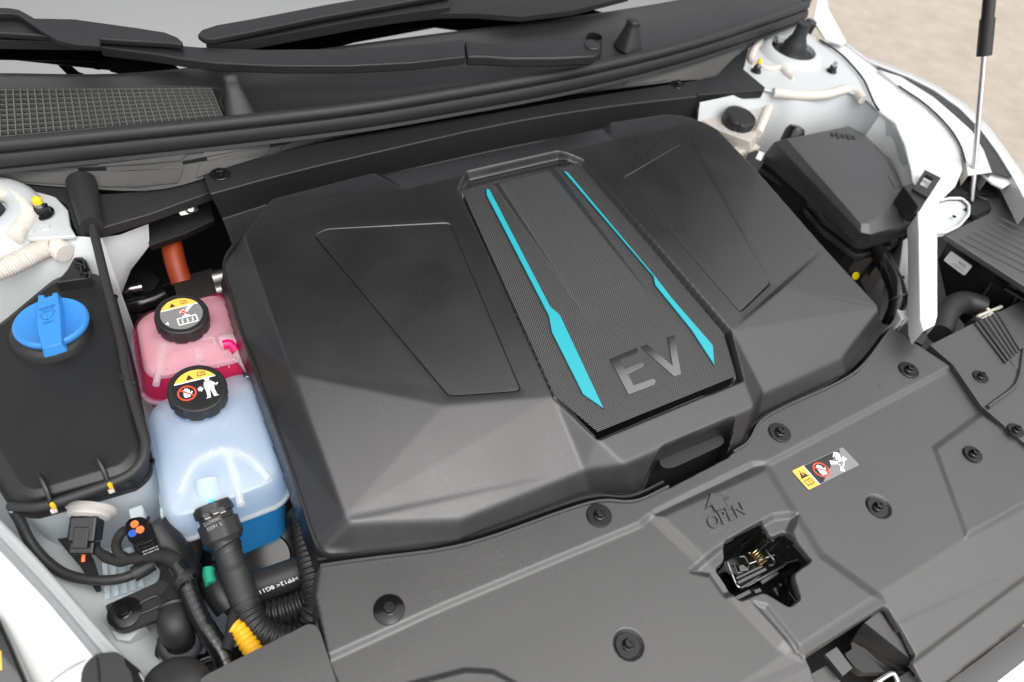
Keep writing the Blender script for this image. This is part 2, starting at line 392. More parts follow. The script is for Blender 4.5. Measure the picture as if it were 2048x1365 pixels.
Z = skirt(Z, 2, .0006); Z = skirt(Z, 6, .0065); Z = blur(Z, 1.5)
H1 = [[(608, 463), (640, 446), (890, 432), (915, 448), (1058, 780), (1045, 795), (893, 806), (882, 797)], [(1390, 281), (1357, 278), (1236, 352), (1480, 640), (1490, 640), (1558, 570)]]
H2 = [[(627, 471), (652, 458), (900, 446), (1043, 783), (897, 793)], [(1384, 293), (1362, 288), (1246, 357), (1480, 626), (1542, 566)]]
for poly in H1:
    d = sdf([cp(*p) for p in poly], MX, MY); Z = Z - .0008 * smooth01(-d / .016)
inset_poly = []
for poly in H2:
    q = rounded([cp(*p, -.0009) for p in poly], .007, 4); inset_poly.append(q)
ho = [cp(*p) for p in hexo]; hi = [cp(*p, FL - .0060 * (i in (1, 2))) for i, p in enumerate(hexi)]
do_, di_ = np.maximum(-sdf(ho, MX, MY), 0), np.maximum(sdf(hi, MX, MY), 0)   # recess wall between the two outlines
tw = np.clip(do_ / (do_ + di_ + 1e-7), 0, 1); bd = np.clip(1 - sdf([hi[1], hi[2], ho[2], ho[1]], MX, MY) / .012, 0, 1)
Z = Z * (1 - tw) + (CP[2] * MY + FL - .0012 - .0065 * bd) * tw
Z = blur(Z, 1.0)
for q in inset_poly: Z = Z - .0030 * smooth01(-sdf(q, MX, MY) / .0013)
pocket = [at(x, y, -.06) for x, y in [(1291, 992), (1297, 940), (1309, 920), (1322, 912), (1445, 860), (1456, 858), (1463, 872), (1466, 905), (1440, 930), (1330, 985)]]
Z = Z - .05 * smooth01(-sdf(pocket, MX, MY) / .003)
field_object("cover_shell", GX1, GY1, Z, "grained_black_plastic", cover)
for q in inset_poly:
    MB().prism(inset(q, .0010), V(0, 0, -.0025)).build("side_inset", "grained_black_plastic", cover, bevel=.0003)
# centre panel with its woven grain, a faint raised bed in the middle
hi = [cp(*p, FL) for p in hexi]; hi2 = np.array(hi); GX2 = np.arange(hi2[:, 0].min() - .006, hi2[:, 0].max() + .006, .0012); GY2 = np.arange(hi2[:, 1].min() - .006, hi2[:, 1].max() + .006, .0012)
Zp = np.full((len(GY2), len(GX2)), np.nan); raster([p for p in inset(hi, -.0038)], GX2, GY2, Zp)
raster([cp(925, 381, FL), cp(938, 360, FL - .0060), cp(1120, 317, FL - .0060), cp(1157, 327, FL), cp(1099, 337, FL), cp(993, 362, FL)], GX2, GY2, Zp)
bed = [cp(996, 363, FL + .0065), cp(1096, 339, FL + .0065), cp(1296, 600, FL), cp(1190, 640, FL)]
raster(bed, GX2, GY2, Zp); raster([cp(988, 370, FL), cp(996, 363, FL + .0065), cp(1190, 640, FL), cp(1180, 645, FL)], GX2, GY2, Zp); raster([cp(1096, 339, FL + .0065), cp(1110, 338, FL), cp(1306, 598, FL), cp(1296, 600, FL)], GX2, GY2, Zp); Zp = blur(Zp, .8)
panel = field_object("centre_panel", GX2, GY2, Zp, "carbon_weave", cover)
bmp = bmesh.new(); bmp.from_mesh(panel.data); hx = inset(hi, -.0009); hc_ = np.mean(hx, 0)
for i in range(8):                             # trim the sheet to the recess outline
    a, b = hx[i], hx[(i + 1) % 8]; n_ = np.cross(b - a, UP); n_ = n_ if np.dot(n_, hc_ - a) < 0 else -n_
    bmesh.ops.bisect_plane(bmp, geom=bmp.verts[:] + bmp.edges[:] + bmp.faces[:], plane_co=a, plane_no=unit(n_), clear_outer=True)
bmp.to_mesh(panel.data); bmp.free()
for pts in ([(973, 378), (979, 379), (1101, 614), (1120, 630), (1207, 816), (1167, 789), (1104, 664), (1098, 632), (973, 389)],
            [(1128, 342), (1136, 345), (1312, 555), (1345, 598), (1426, 691), (1429, 730), (1383, 659), (1311, 570), (1307, 552)]):
    top = [cp(x, y, FL + .0022) for x, y in pts]
    s_ = MB().prism(top, V(0, 0, -.004)).build("accent_strip", "teal", panel, bevel=.0005)
    MB().prism(inset(top, -.0009), V(0, 0, -.0052)).build("strip_bed", "satin_black", panel).location = (0, 0, -.0017)
k6 = 600 / 2048
LE = [(750, 745), (925, 672), (940, 676), (946, 690), (938, 702), (820, 752), (848, 812), (962, 768), (980, 772), (985, 787), (975, 801), (876, 850), (912, 923), (1040, 880), (1058, 884), (1064, 900), (1052, 922), (878, 988)]
LV = [(960, 662), (1005, 645), (1178, 790), (1145, 596), (1193, 580), (1238, 850), (1190, 864)]
for pts in (LE, LV):
    MB().prism([cp(1000 + a * k6, 500 + b * k6, FL + .0012) for a, b in pts], V(0, 0, -.003)).build("letter", "piano_black", panel, bevel=.0003)
# rim flange under the shell and the pull handle in the front notch
rim_px = [(470, 486), (452, 512), (448, 532), (455, 562), (488, 680), (551, 847), (588, 952), (630, 1083), (640, 1098), (658, 1108), (714, 1105), (919, 1082), (1179, 985), (1267, 988), (1286, 977), (1298, 940), (1309, 922), (1322, 913), (1446, 861), (1457, 861), (1464, 893), (1482, 893), (1511, 838), (1691, 752), (1769, 650)]
rp = [cp(x, y, RIM - .001) for x, y in rim_px]; rr = [rp[0]]
for a, b in zip(rp[:-1], rp[1:]): rr += [a + (b - a) * .25, a + (b - a) * .75]
MB().sweep(rr + [rp[-1]], [(-.0016, 0), (.0016, .0008), (.0024, -.0008), (.0020, -.006), (-.0016, -.006)], step=.004).build("rim_flange", "satin_black", cover)
hb = [at(x, y, -.066) for x, y in [(1318, 921), (1442, 869), (1450, 884), (1440, 893), (1350, 935), (1331, 937), (1321, 931)]]
MB().prism(rounded(hb, .004, 3), V(0, .004, -.012)).build("pull_handle", "satin_black", cover, bevel=.0015)

# ================================================================ radiator shroud
ZL, ZM = -.072, -.0765
shroud = thing("radiator_shroud", at(1200, 1150, ZM), "dark grey plastic radiator shroud with OPEN arrow and a warning sticker", "radiator shroud")
rear = [(640, 1130), (700, 1121), (925, 1092), (1185, 1000), (1270, 1003), (1335, 972), (1465, 903), (1494, 885), (1525, 833), (1710, 748), (1782, 655)]
step = [(657, 1310), (889, 1206), (1279, 1044), (1305, 1020), (1504, 924), (1537, 921), (1750, 809), (1900, 731)]
Fs = [[at(x, y, ZL) for x, y in rear + step[::-1] + [(632, 1190)]]]
st3 = [at(x, y, ZL) for x, y in step]; sl3 = [at(x + 3, y + 11, ZM + .0005) for x, y in step]
for i in range(len(step) - 1): Fs.append([st3[i], st3[i + 1], sl3[i + 1], sl3[i]])
crease = [(2100, 968), (1929, 1066), (1748, 1190), (1620, 1275), (1553, 1315), (1470, 1375)]
main = sl3 + [at(x, y, ZM) for x, y in [(1957, 814), (2040, 886), (2110, 940)] + crease + [(1440, 1420), (700, 1420), (655, 1325)]]
Fs.append(main)
edge = [(2110, 1107), (1844, 1305), (1755, 1372), (1690, 1420)]
Fs.append([at(x, y, ZM) for x, y in crease] + [at(1440, 1420, ZM), at(1600, 1470, -.096)] + [at(x, y, -.097) for x, y in edge[::-1]])
e2 = [(2112, 1113), (1846, 1313), (1757, 1380), (1692, 1428)]
Fs.append([at(x, y, -.097) for x, y in edge] + [at(x, y, -.104) for x, y in e2[::-1]])
Fs.append([at(x, y, -.104) for x, y in e2] + [at(x, y, -.112) for x, y in [(1760, 1470), (1890, 1365), (2050, 1240), (2112, 1190)]])
sp = np.array([p for f in Fs for p in f]); SC = .001
GX3 = np.arange(sp[:, 0].min() - .02, sp[:, 0].max() + .02, SC); GY3 = np.arange(sp[:, 1].min() - .02, sp[:, 1].max() + .02, SC)
Z = np.full((len(GY3), len(GX3)), np.nan)
for f in Fs: raster(f, GX3, GY3, Z)
MX3, MY3 = np.meshgrid(GX3, GY3)
Z = skirt(Z, 1, .0004); Z = skirt(Z, 5, .006); Z = blur(Z, 1.1)
def P3(px, z=ZM): return [at(x, y, z) for x, y in px]
def bump_up(px, h, wd):
    global Z
    Z = Z + h * smooth01(-sdf(P3(px), MX3, MY3) / wd + .5)
bump_up([(1306, 1034), (1392, 1114), (1560, 1290), (1600, 1308), (1762, 1200), (1640, 1112), (1530, 934)], .0045, .016)
bump_up([(1868, 898), (1960, 830), (2140, 940), (2100, 985), (1932, 1074)], .003, .009)
bump_up([(1384, 1142), (1436, 1100), (1545, 1036), (1594, 1030), (1578, 1064), (1600, 1128), (1520, 1180), (1450, 1190), (1420, 1150)], -.006, .008)
bump_up([(1506, 1210), (1590, 1305), (1608, 1312), (1530, 1215)], -.003, .006)
bump_up([(790, 1378), (930, 1342), (985, 1345), (1060, 1385), (1040, 1430), (820, 1430)], .004, .006)
BOLTS = [(778, 1220, ZL, .0145), (1198, 1032, ZL, .0135), (1559, 866, ZL, .0135), (1817, 741, ZL, .0135), (1257, 1289, ZM, .0125), (1757, 1013, ZM, .0125), (1945, 909, ZM + .004, .0115)]
for x, y, z, r in BOLTS:
    c = at(x, y, z); dd = np.hypot(MX3 - c[0], MY3 - c[1])
    if z == ZM: Z = Z - .0035 * smooth01((.0150 - dd) / .0015)
latch_px = [(1441, 1090), (1517, 1048), (1525, 1055), (1538, 1077), (1563, 1067), (1571, 1070), (1618, 1131), (1580, 1158), (1595, 1208), (1571, 1225), (1520, 1194), (1478, 1211), (1467, 1204), (1425, 1142), (1445, 1124)]
hatch_px = [(1601, 1318), (1759, 1218), (1771, 1220), (1842, 1303), (1842, 1315), (1885, 1372), (1940, 1440), (1680, 1470)]
tray_px = [(1296, 990), (1300, 950), (1318, 922), (1462, 866), (1476, 895), (1456, 916), (1340, 976)]
for px, z, rad in ((latch_px, ZM - .006, .005), (hatch_px, -.088, .004)):
    d = sdf(rounded([at(x, y, z) for x, y in px], rad, 4), MX3, MY3); Z = Z - .008 * smooth01((-d - .0002) / .0022); Z[d < -.0024] = np.nan
d = sdf([at(x, y, ZL) for x, y in tray_px], MX3, MY3); Z = Z - .02 * smooth01(-d / .003)
field_object("shroud_panel", GX3, GY3, Z, "shroud_plastic", shroud)
lip = [at(x, y, ZL + .001) for x, y in rear]
def hard(P):
    o = [P[0]]
    for a, b in zip(P[:-1], P[1:]): o += [a + (b - a) * .2, a + (b - a) * .8]
    return o + [P[-1]]
for seg_ in (lip[:6], lip[6:]):
    MB().sweep(hard([p + V(0, -.0015, 0) for p in seg_]), [(-.0012, .0022), (.0012, .0022), (.0016, -.004), (-.0016, -.004)], step=.004).build("rear_lip", "shroud_plastic", shroud)
    MB().sweep(hard([p + V(0, .0065, -.003) for p in seg_]), [(-.0012, .0022), (.0012, .0022), (.0016, -.012), (-.0016, -.012)], step=.004).build("rear_lip", "satin_black", shroud)

def bolt(parent, c, r, n=UP, recess=False, m="black_bolt"):
    """flanged hexagon bolt with a washer"""
    ax = unit(n); ref = V(random.random(), random.random(), .2)
    hx = lambda t, rr, z: 1 / math.cos((t % (math.pi / 3)) - math.pi / 6) * .93
    b = MB(); b.lathe([(r * .47, .0012), (r * .47, .0022), (r * .36, .0030)], c, ax, 36, None, ref)
    b.lathe([(r * .36, .0028), (r * .36, .0066), (r * .30, .0074), (r * .17, .0074), (r * .15, .0062), (0, .0062)], c, ax, 36, hx, ref)
    o = b.build("bolt", m, parent)
    MB().lathe([(r, -.0006), (r, .0005), (r * .93, .0012), (0, .0012)], c, ax, 40, None, ref).build("washer", m, o)
    return o
for x, y, z, r in BOLTS: bolt(shroud, at(x, y, z) + V(0, 0, (-.0025 if z == ZM else .0008)), r)

# raised arrow and the word OPEN
fo = Frame(at(1421, 1063, ZM + .0053), at(1497, 1028, ZM + .0053), at(1407, 1032, ZM + .0053))
text_on(MB(), fo, "OPEN", 0.02, .05, .82, .93, h=.0014, depth=.0034, bold=.012).build("raised_lettering", "shroud_plastic", shroud, smooth=0, bevel=.0003)
ar = [(1423, 987), (1457, 995), (1447, 998), (1456, 1013), (1432, 1022), (1424, 1009), (1413, 1015)]
MB().prism([at(x, y, ZM + .0068) for x, y in ar], V(0, 0, -.003)).build("raised_arrow", "shroud_plastic", shroud, bevel=.0005)
ao = [at(x, y, ZM + .0068) for x, y in ar]; MB().tube(hard(ao + ao[:1]) if 0 else [p for a, b in zip(ao, ao[1:] + ao[:1]) for p in (a, a * .98 + b * .02, a * .02 + b * .98)] + [ao[0]], .0006, 6, step=.002).build("arrow_rim", "shroud_plastic", shroud)
for tri in ([(880, 1163), (897, 1160), (893, 1174)], [(1754, 771), (1765, 763), (1764, 776)]):
    MB().prism([at(x, y, ZL + .0007) for x, y in tri], V(0, 0, -.002)).build("raised_arrow", "shroud_plastic", shroud, bevel=.0003)

# warning sticker
def pictogram_hazard(fr, parent, cu, cv, s, name="hazard_sign", m="label_ink", back="label_amber"):
    a = fr.asp; o = poly_on(MB(), fr, [(cu - s * .6 / a, cv - s * .5), (cu + s * .6 / a, cv - s * .5), (cu, cv + s * .55)], .0007).build(name, m, parent, smooth=0)
    return o
def hand(fr, cu, cv, s, rot=0):
    """open hand: palm and five fingers as flat print"""
    m = MB(); c, n = math.cos(rot), math.sin(rot)
    T = lambda pts: [(cu + (x * c - y * n) * s / fr.asp, cv + (x * n + y * c) * s) for x, y in pts]
    poly_on(m, fr, T([(-.28, -.5), (.22, -.5), (.34, -.1), (.3, .06), (-.3, .06), (-.36, -.15)]), .0007)
    for x0, h0, wd in ((-.30, .40, .12), (-.14, .54, .13), (.03, .52, .13), (.19, .36, .12)): poly_on(m, fr, T([(x0, .04), (x0 + wd, .04), (x0 + wd, h0), (x0 + wd * .5, h0 + .07), (x0, h0)]), .0007)
    poly_on(m, fr, T([(.26, -.25), (.36, -.28), (.56, .08), (.46, .14)]), .0007); return m
def book(fr, cu, cv, s):
    m = MB(); a = fr.asp; q = lambda x, y: (cu + x * s / a, cv + y * s)
    stroke_on(m, fr, [q(-.5, -.35), q(-.5, .3), q(-.3, .42), q(0, .3), q(.3, .42), q(.5, .3), q(.5, -.35), q(.3, -.25), q(0, -.35), q(-.3, -.25), q(-.5, -.35)], .1 * s, .0007)
    stroke_on(m, fr, [q(0, .3), q(0, -.35)], .07 * s, .0007); stroke_on(m, fr, [q(.16, -.1), q(.22, .2), q(.34, .22)], .07 * s, .0007); return m
zs = ZM + .0006
fs = Frame(at(1616.5, 981, zs), at(1719, 930.5, zs), at(1583, 943, zs))
lab = MB().prism(rounded([fs.p(u, v, .0003) for u, v in ((0, 0), (1, 0), (1, 1), (0, 1))], .002, 3), -.0004 * fs.n).build("warning_label", "label_grey", shroud, smooth=0)
tag(lab, "grey warning sticker with amber end, crossed hand and fan pictogram")
poly_on(MB(), fs, [(.27, .0), (.3, .85), (.95, .97), (.8, .75), (.66, .74), (.6, .45), (.5, .42), (.42, .12)][::-1] if 0 else [(.225, .03), (.225, .97), (.93, .97), (.86, .8), (.66, .66), (.56, .42), (.46, .38), (.36, .14), (.3, .03)], .0005).build("dark_field", "label_black", lab, smooth=0)
poly_on(MB(), fs, [(.005, .03), (.02, .0), (.205, .0), (.205, 1), (.02, 1), (.005, .95)], .0006).build("amber_field", "label_amber", lab, smooth=0)
poly_on(MB(), fs, [(.205, 0), (.222, 0), (.222, 1), (.205, 1)], .0006).build("white_bar", "label_white", lab, smooth=0)
pictogram_hazard(fs, lab, .105, .70, .36); stroke_on(MB(), fs, [(.105, .82), (.105, .64)], .05, .0011).build("exclamation_mark", "label_amber", lab, smooth=0)
book(fs, .105, .27, .36).build("book_sign", "label_ink", lab, smooth=0)
r_ = ring_on(MB(), fs, .41, .52, .36, .055, .0007); stroke_on(r_, fs, [(.33, .74), (.49, .30)], .05, .0012)
hand(fs, .41, .50, .46, 0).build("hand_sign", "label_white", lab, smooth=0); r_.build("prohibition_ring", "label_red", lab, smooth=0)
fan = MB()
for th, L0, L1 in ((20, .1, .42), (150, .1, .48), (235, .1, .40)):
    c_, s_ = math.cos(R(th)), math.sin(R(th)); q = [(L0, -.05), (L1, -.10), (L1, .10), (L0, .05)]
    poly_on(fan, fs, [(.76 + (x * c_ - y * s_) / fs.asp, .40 + (x * s_ + y * c_)) for x, y in q], .0007)
ring_on(fan, fs, .76, .40, .15, .06, .0007); fan.build("fan_sign", "label_white", lab, smooth=0)
hand(fs, .80, .74, .40, R(-200)).build("hand_sign", "label_white", lab, smooth=0)

# ---- bonnet latch in its pocket
zl = -.110
po = rounded([at(x, y, ZM - .006) for x, y in latch_px], .005, 4)
MB().sheet([[p + V(0, 0, -.0030) for p in inset(po, .0038)], [p + V(0, 0, -.055) for p in inset(po, -.001)]], True).ngon([p + V(0, 0, -.055) for p in inset(po, -.001)]).build("latch_pocket", "gloss_black", shroud, smooth=30)
latch = thing("bonnet_latch", at(1510, 1140, zl), "bonnet latch with steel coil spring inside the cross-shaped pocket", "latch")
lp = [at(1400 + x * .1538, 1030 + y * .1538, zl) for x, y in ((330, 560), (420, 820), (510, 985), (1160, 620), (1010, 380), (930, 330))]
def L3(x, y, z=zl): return at(1400 + x * .1538, 1030 + y * .1538, z)
MB().tube(hard([L3(360, 620), L3(425, 800), L3(515, 972), L3(840, 800), L3(1155, 618), L3(1030, 400), L3(920, 320)]), .0013, 8).build("frame_edge", "steel", latch)
MB().prism([L3(340, 600, zl - .012), L3(515, 985, zl - .012), L3(1165, 625, zl - .012), L3(960, 330, zl - .012)], V(0, 0, -.004)).build("back_plate", "gloss_black", latch)
for a, b, wd in (((460, 840), (800, 680), .0026), ((480, 900), (850, 715), .0034), ((520, 965), (740, 840), .0022)):
    A, B = L3(*a, zl + .002), L3(*b, zl + .002); MB().box((A + B) / 2, B - A, unit(np.cross(B - A, UP)) * wd, V(0, 0, .006)).build("pawl_plate", "dark_steel", latch, bevel=.0005)
ca, cb = L3(690, 470, zl + .004), L3(830, 640, zl + .004); cx_ = unit(cb - ca); e1 = unit(np.cross(cx_, UP)); e2_ = np.cross(cx_, e1)
MB().tube([ca + (cb - ca) * (t / 60) + .0052 * (e1 * math.cos(t * 2 * math.pi / 10) + e2_ * math.sin(t * 2 * math.pi / 10)) for t in range(61)], .0008, 6, step=.0016).build("coil_spring", "brass", latch)
MB().tube([L3(640, 640, zl + .004), L3(965, 525, zl + .004)], .0009, 6).build("pivot_pin", "steel", latch)
MB().tube([L3(860, 460, zl + .004), L3(900, 520, zl + .005), L3(960, 590, zl + .004), L3(950, 650, zl), L3(890, 660, zl)], .0014, 8).build("return_lever", "dark_steel", latch)
MB().prism([L3(x, y, zl + .003) for x, y in ((500, 660), (560, 640), (640, 700), (640, 725), (520, 740))], V(0, 0, -.006)).build("striker_catch", "dark_steel", latch, bevel=.001)
MB().tube(hard([L3(440, 640), L3(490, 760), L3(560, 740), L3(645, 670), L3(580, 540), L3(510, 550)]), .0011, 8).build("catch_frame", "dark_steel", latch)
MB().sheet([[L3(190, 740, zl + .006), L3(250, 690, zl + .008), L3(330, 600, zl + .008)], [L3(240, 775, zl), L3(330, 735, zl), L3(440, 810, zl)]]).build("grease_smear", "dark_steel", latch)
for a, b in (((790, 890), (1010, 750)), ((700, 1010), (790, 980)), ((430, 1110), (650, 1000))):
    A, B = L3(*a, zl - .004), L3(*b, zl - .004); MB().box((A + B) / 2, B - A, unit(np.cross(B - A, UP)) * .005, V(0, 0, .004)).build("release_link", "dark_steel", latch, bevel=.001)
for a, b in (((960, 960), (1165, 1240)), ((1040, 900), (1235, 1170))):
    MB().tube([L3(*a, zl - .006), L3(*b, zl - .006)], .003, 10).build("guide_rail", "gloss_black", latch)

# ---- bonnet release lever in the lower opening
zr = -.115
lev = thing("release_lever", at(1690, 1300, zr), "grey bonnet release lever lying in the opening at the front edge", "lever")
def Q(x, y, z=zr): return at(1560 + x * .166, 1200 + y * .166, z)
MB().prism([Q(540, 650), Q(680, 560), Q(880, 820), Q(760, 920)], V(0, 0, -.004)).build("polished_blade", "dark_steel", lev, bevel=.0006)
MB().prism(rounded([Q(770, 650, zr + .002), Q(870, 590, zr + .002), Q(845, 510, zr + .002), Q(900, 505, zr + .002), Q(1270, 870, zr + .002), Q(1000, 880, zr + .002), Q(900, 810, zr + .002)], .003, 2), V(0, 0, -.012)).build("grip", "satin_black", lev, bevel=.001)
MB().prism([Q(340, 910, zr - .01), Q(560, 785, zr - .01), Q(760, 1010, zr - .01), Q(400, 1030, zr - .01)], V(0, 0, -.01)).build("base_plate", "shroud_plastic", lev, bevel=.001)
MB().prism(rounded([Q(1400, 950), Q(1560, 845), Q(1620, 850), Q(1800, 1030), Q(1450, 1080)], .003, 2), V(0, 0, -.02)).build("end_block", "satin_black", lev, bevel=.0015)
MB().tube([Q(1150, 1000, zr + .004), Q(1330, 890, zr + .004), Q(1390, 920, zr + .004), Q(1420, 1000, zr + .004)], .0026, 8).build("chrome_bow", "steel", lev)
MB().box(at(1680, 1300, -.19), V(.14, 0, 0), V(0, .12, 0), V(0, 0, .02)).build("housing_floor", "deep_black", lev)
MB().prism([Q(1010, 270, -.10), Q(1200, 130, -.094), Q(1260, 150, -.094), Q(1680, 620, -.102), Q(1720, 730, -.106), Q(1900, 980, -.112), Q(1640, 860, -.135), Q(1270, 860, -.14), Q(860, 500, -.13)], V(0, 0, -.012)).build("housing_wall", "satin_black", lev, bevel=.001)

# ================================================================ neighbouring plastic panels
sidep = thing("side_shroud", at(1975, 790, ZM), "ribbed dark plastic corner panel right of the radiator shroud", "trim panel")
spx = [(1860, 690), (1935, 652), (1962, 640), (2010, 618), (2110, 568), (2110, 935), (2046, 884), (1962, 812), (1906, 730)]
MB().prism([at(x, y, ZM + .008) for x, y in spx], V(0, 0, -.03)).build("panel", "shroud_plastic", sidep, bevel=.002)
for k in range(6):
    a = at(1951 + k * 8.6, 646 - k * 4.2, ZM + .0096); b = at(2012 + k * 5.6, 726 - k * 5, ZM + .0096); MB().tube([a, b], .0018, 8).build("rib", "shroud_plastic", sidep)
MB().prism([at(x, y, ZM + .009) for x, y in ((1965, 640), (2012, 617), (2110, 700), (2110, 760), (2030, 735))][::1], V(0, 0, -.002)).build("rib_field", "shroud_plastic", sidep, bevel=.001)
for x, y in ((1961, 754), (2031, 861)): bolt(sidep, at(x, y, ZM + .0085), .0105)
MB().sweep(hard([at(1975, 815, ZM + .009), at(2035, 770, ZM + .009), at(2046, 700, ZM + .009)]), [(-.003, 0), (.003, 0), (.001, .003), (-.001, .003)]).build("edge_ridge", "shroud_plastic", sidep)

cornerp = thing("corner_panel", at(560, 1340, ZM), "flat dark plastic corner panel at the bottom edge left of the shroud", "trim panel")
cpx = [(400, 1358), (420, 1346), (616, 1248), (630, 1250), (640, 1262), (668, 1350), (690, 1420), (380, 1440)]
MB().prism(rounded([at(x, y, ZM + .004) for x, y in cpx], .004, 3), V(0, 0, -.03)).build("panel", "shroud_plastic", cornerp, bevel=.002)
MB().prism([at(x, y, ZM) for x, y in ((634, 1235), (650, 1300), (676, 1352), (700, 1420), (690, 1420), (660, 1352), (628, 1262))], V(0, 0, -.03)).build("joint_strip", "satin_black", cornerp, bevel=.001)

# ================================================================ ground, black boxes that darken the bay, open bonnet
def plane_at(px, py, P0, n):
    """where the line of sight meets an arbitrary plane"""
    d = np.array([(px - 1024) / FOC, -(py - 682.5) / FOC, -1.0]) @ CR; n = np.asarray(n, float)
    return CAM + d * (np.dot(np.asarray(P0) - CAM, n) / np.dot(d, n))
gz = -.86
tag(link("ground", [(-60, -60, gz), (60, -60, gz), (60, 60, gz), (-60, 60, gz)], [(0, 1, 2, 3)], "asphalt", smooth=0), kind="structure")
bay = MB()
bay.box((.12, .05, -.46), V(1.9, 0, 0), V(0, 1.0, 0), V(0, 0, .02))
bay.box((0.02, .47, -.22), V(1.5, 0, 0), V(0, .02, 0), V(0, 0, .46)); bay.box((0, -.41, -.32), V(1.3, 0, 0), V(0, .02, 0), V(0, 0, .28))
tag(bay.build("bay_light_block", "deep_black", smooth=0), kind="structure")  # plain black floor and walls added to block light in the bay
bon = thing("bonnet", (0, .42, .21), "white car bonnet propped open above the engine bay with black liner", "bonnet")
ba = R(69); bu = V(0, -math.cos(ba), math.sin(ba)); bn = V(0, -math.sin(ba), -math.cos(ba))
def bp(x, l, t): return V(x, .42, .21) + bu * l + bn * t
rows = []
for l, hw in ((0, .84), (.03, .89), (.4, .88), (.70, .85), (.78, .78), (.81, .64)):
    rows.append([bp(hw * q, l, -.03 - .03 * (1 - q * q)) for q in np.linspace(-1, 1, 13)])
back = [[p + bn * (.03 - .012 * (i in (0, 5))) for p in r] for i, r in enumerate(rows)]
MB().sheet(rows).sheet(back).build("outer_skin", "white_paint", bon)
MB().sheet([[bp(hw * q, l, .012 + .004) for q in np.linspace(-1, 1, 9)] for l, hw in ((.02, .84), (.3, .86), (.69, .83), (.785, .74))]).build("liner", "bonnet_liner", bon)
for sx in (-1, 1): MB().tube([V(sx * .74, .60, .02), V(sx * .735, .60, .13), V(sx * .72, .43, .26)], .008, 8).build("hinge_arm", "white_paint", bon)

# ================================================================ cowl, windscreen, wipers
ZG = .052
gl_px = [(-120, 152), (0, 150), (240, 151), (450, 130), (650, 100), (900, 67), (1120, 40), (1350, 4), (1520, -34), (1680, -74)]
gl = [at(x, y, ZG) for x, y in gl_px]
screen = thing("windscreen", gl[4], "grey shining windscreen behind the wiper arm at the top left", "windscreen")
rows = []
for k, t in enumerate(np.linspace(-.02, .75, 9)):
    rows.append([p + V(0, .86 * t, .47 * t - .04 * t * t) for p in gl])
MB().sheet(rows).sheet([[p - V(0, 0, .005) for p in r] for r in rows]).build("glass", "glass_black", screen, smooth=60)
cowl = thing("windscreen_cowl", at(700, 170, .05), "black plastic cowl below the windscreen with a fine square grille", "cowl")
se_px = [(-120, 300), (0, 285), (191, 268), (445, 243), (700, 212), (889, 182), (1129, 140), (1350, 90), (1520, 36), (1612, 2)]
se = [at(x, y, .042) for x, y in se_px]
def blend(a, b, t, dz): return [p * (1 - t) + q * t + V(0, 0, dz) for p, q in zip(a, b)]
G2, S2 = spline(gl, .03), spline(se, .03); n_ = min(len(G2), len(S2)); rs = lambda P: np.stack([np.interp(np.linspace(0, 1, 60), np.linspace(0, 1, len(P)), P[:, k]) for k in range(3)], 1)
G2, S2 = rs(spline(gl, .01)), rs(spline(se, .01))
MB().sheet([blend(G2, S2, 0, .002), blend(G2, S2, .02, .004), blend(G2, S2, .08, .003), blend(G2, S2, .2, -.004), blend(G2, S2, .4, -.007), blend(G2, S2, .8, -.006), blend(G2, S2, 1, -.002)]).build("panel", "cowl_plastic", cowl, smooth=60)
gq = [at(x, y, .0455) for x, y in ((-60, 188), (424, 185), (448, 243), (-60, 287))]
MB().prism(gq, V(0, 0, -.003)).build("grille_shade", "deep_black", cowl, smooth=0)  # black plate stands for the shade below the bars, no hole is cut
def gp(u, v, dz=.004): return (gq[0] * (1 - u) + gq[1] * u) * (1 - v) + (gq[3] * (1 - u) + gq[2] * u) * v + V(0, 0, dz)
for k in range(36):
    u = .004 + k / 35.2
    MB().box((gp(u, 0) + gp(u, 1)) / 2, gp(u, 1) - gp(u, 0), V(.0013, 0, 0), V(0, 0, .006)).build("grille_bar", "sky_lit_grille_plastic", cowl, smooth=0)
for k in range(10):
    v = .0 + k / 9
    MB().box((gp(0, v) + gp(1, v)) / 2 - V(0, 0, .0006), gp(1, v) - gp(0, v), V(0, .0012, 0), V(0, 0, .005)).build("grille_bar", "sky_lit_grille_plastic", cowl, smooth=0)
MB().tube([gp(0, -.04), gp(.5, -.05), gp(1.01, -.04), gp(1.015, .5), gp(1.02, 1)], .002, 8).build("grille_rim", "cowl_plastic", cowl)

def stop(px0, px1, zt, r0, label):
    b, t = at(*px0, .044), at(*px1, zt); th = thing("bonnet_stop", b, label, "rubber stop", "rubber bonnet stops on the cowl")
    ax = unit(t - b); s = unit(np.cross(ax, V(0, 1, 0))); f = np.cross(s, ax); L = np.linalg.norm(t - b); rows = []
    for q, a_, c_ in ((-.05, 1.25, 1.3), (.15, 1.08, 1.1), (.6, .72, .75), (.86, .56, .6), (.88, .50, .54)):
        rows.append([b + ax * L * q + r0 * (s * a_ * math.copysign(abs(math.cos(u)) ** .6, math.cos(u)) + f * c_ * math.copysign(abs(math.sin(u)) ** .6, math.sin(u))) for u in np.linspace(0, 2 * math.pi, 24, endpoint=False)])
    MB().sheet(rows, True).ngon(rows[-1]).build("body", "cowl_plastic", th)
    rows = [[b + ax * L * q + r0 * k * (s * math.copysign(abs(math.cos(u)) ** .6, math.cos(u)) + f * 1.05 * math.copysign(abs(math.sin(u)) ** .6, math.sin(u))) for u in np.linspace(0, 2 * math.pi, 24, endpoint=False)] for q, k in ((.84, .60), (.97, .60), (1.03, .5), (1.05, .3), (1.05, 0))]
    MB().sheet(rows, True).build("rubber_pad", "rubber", th)
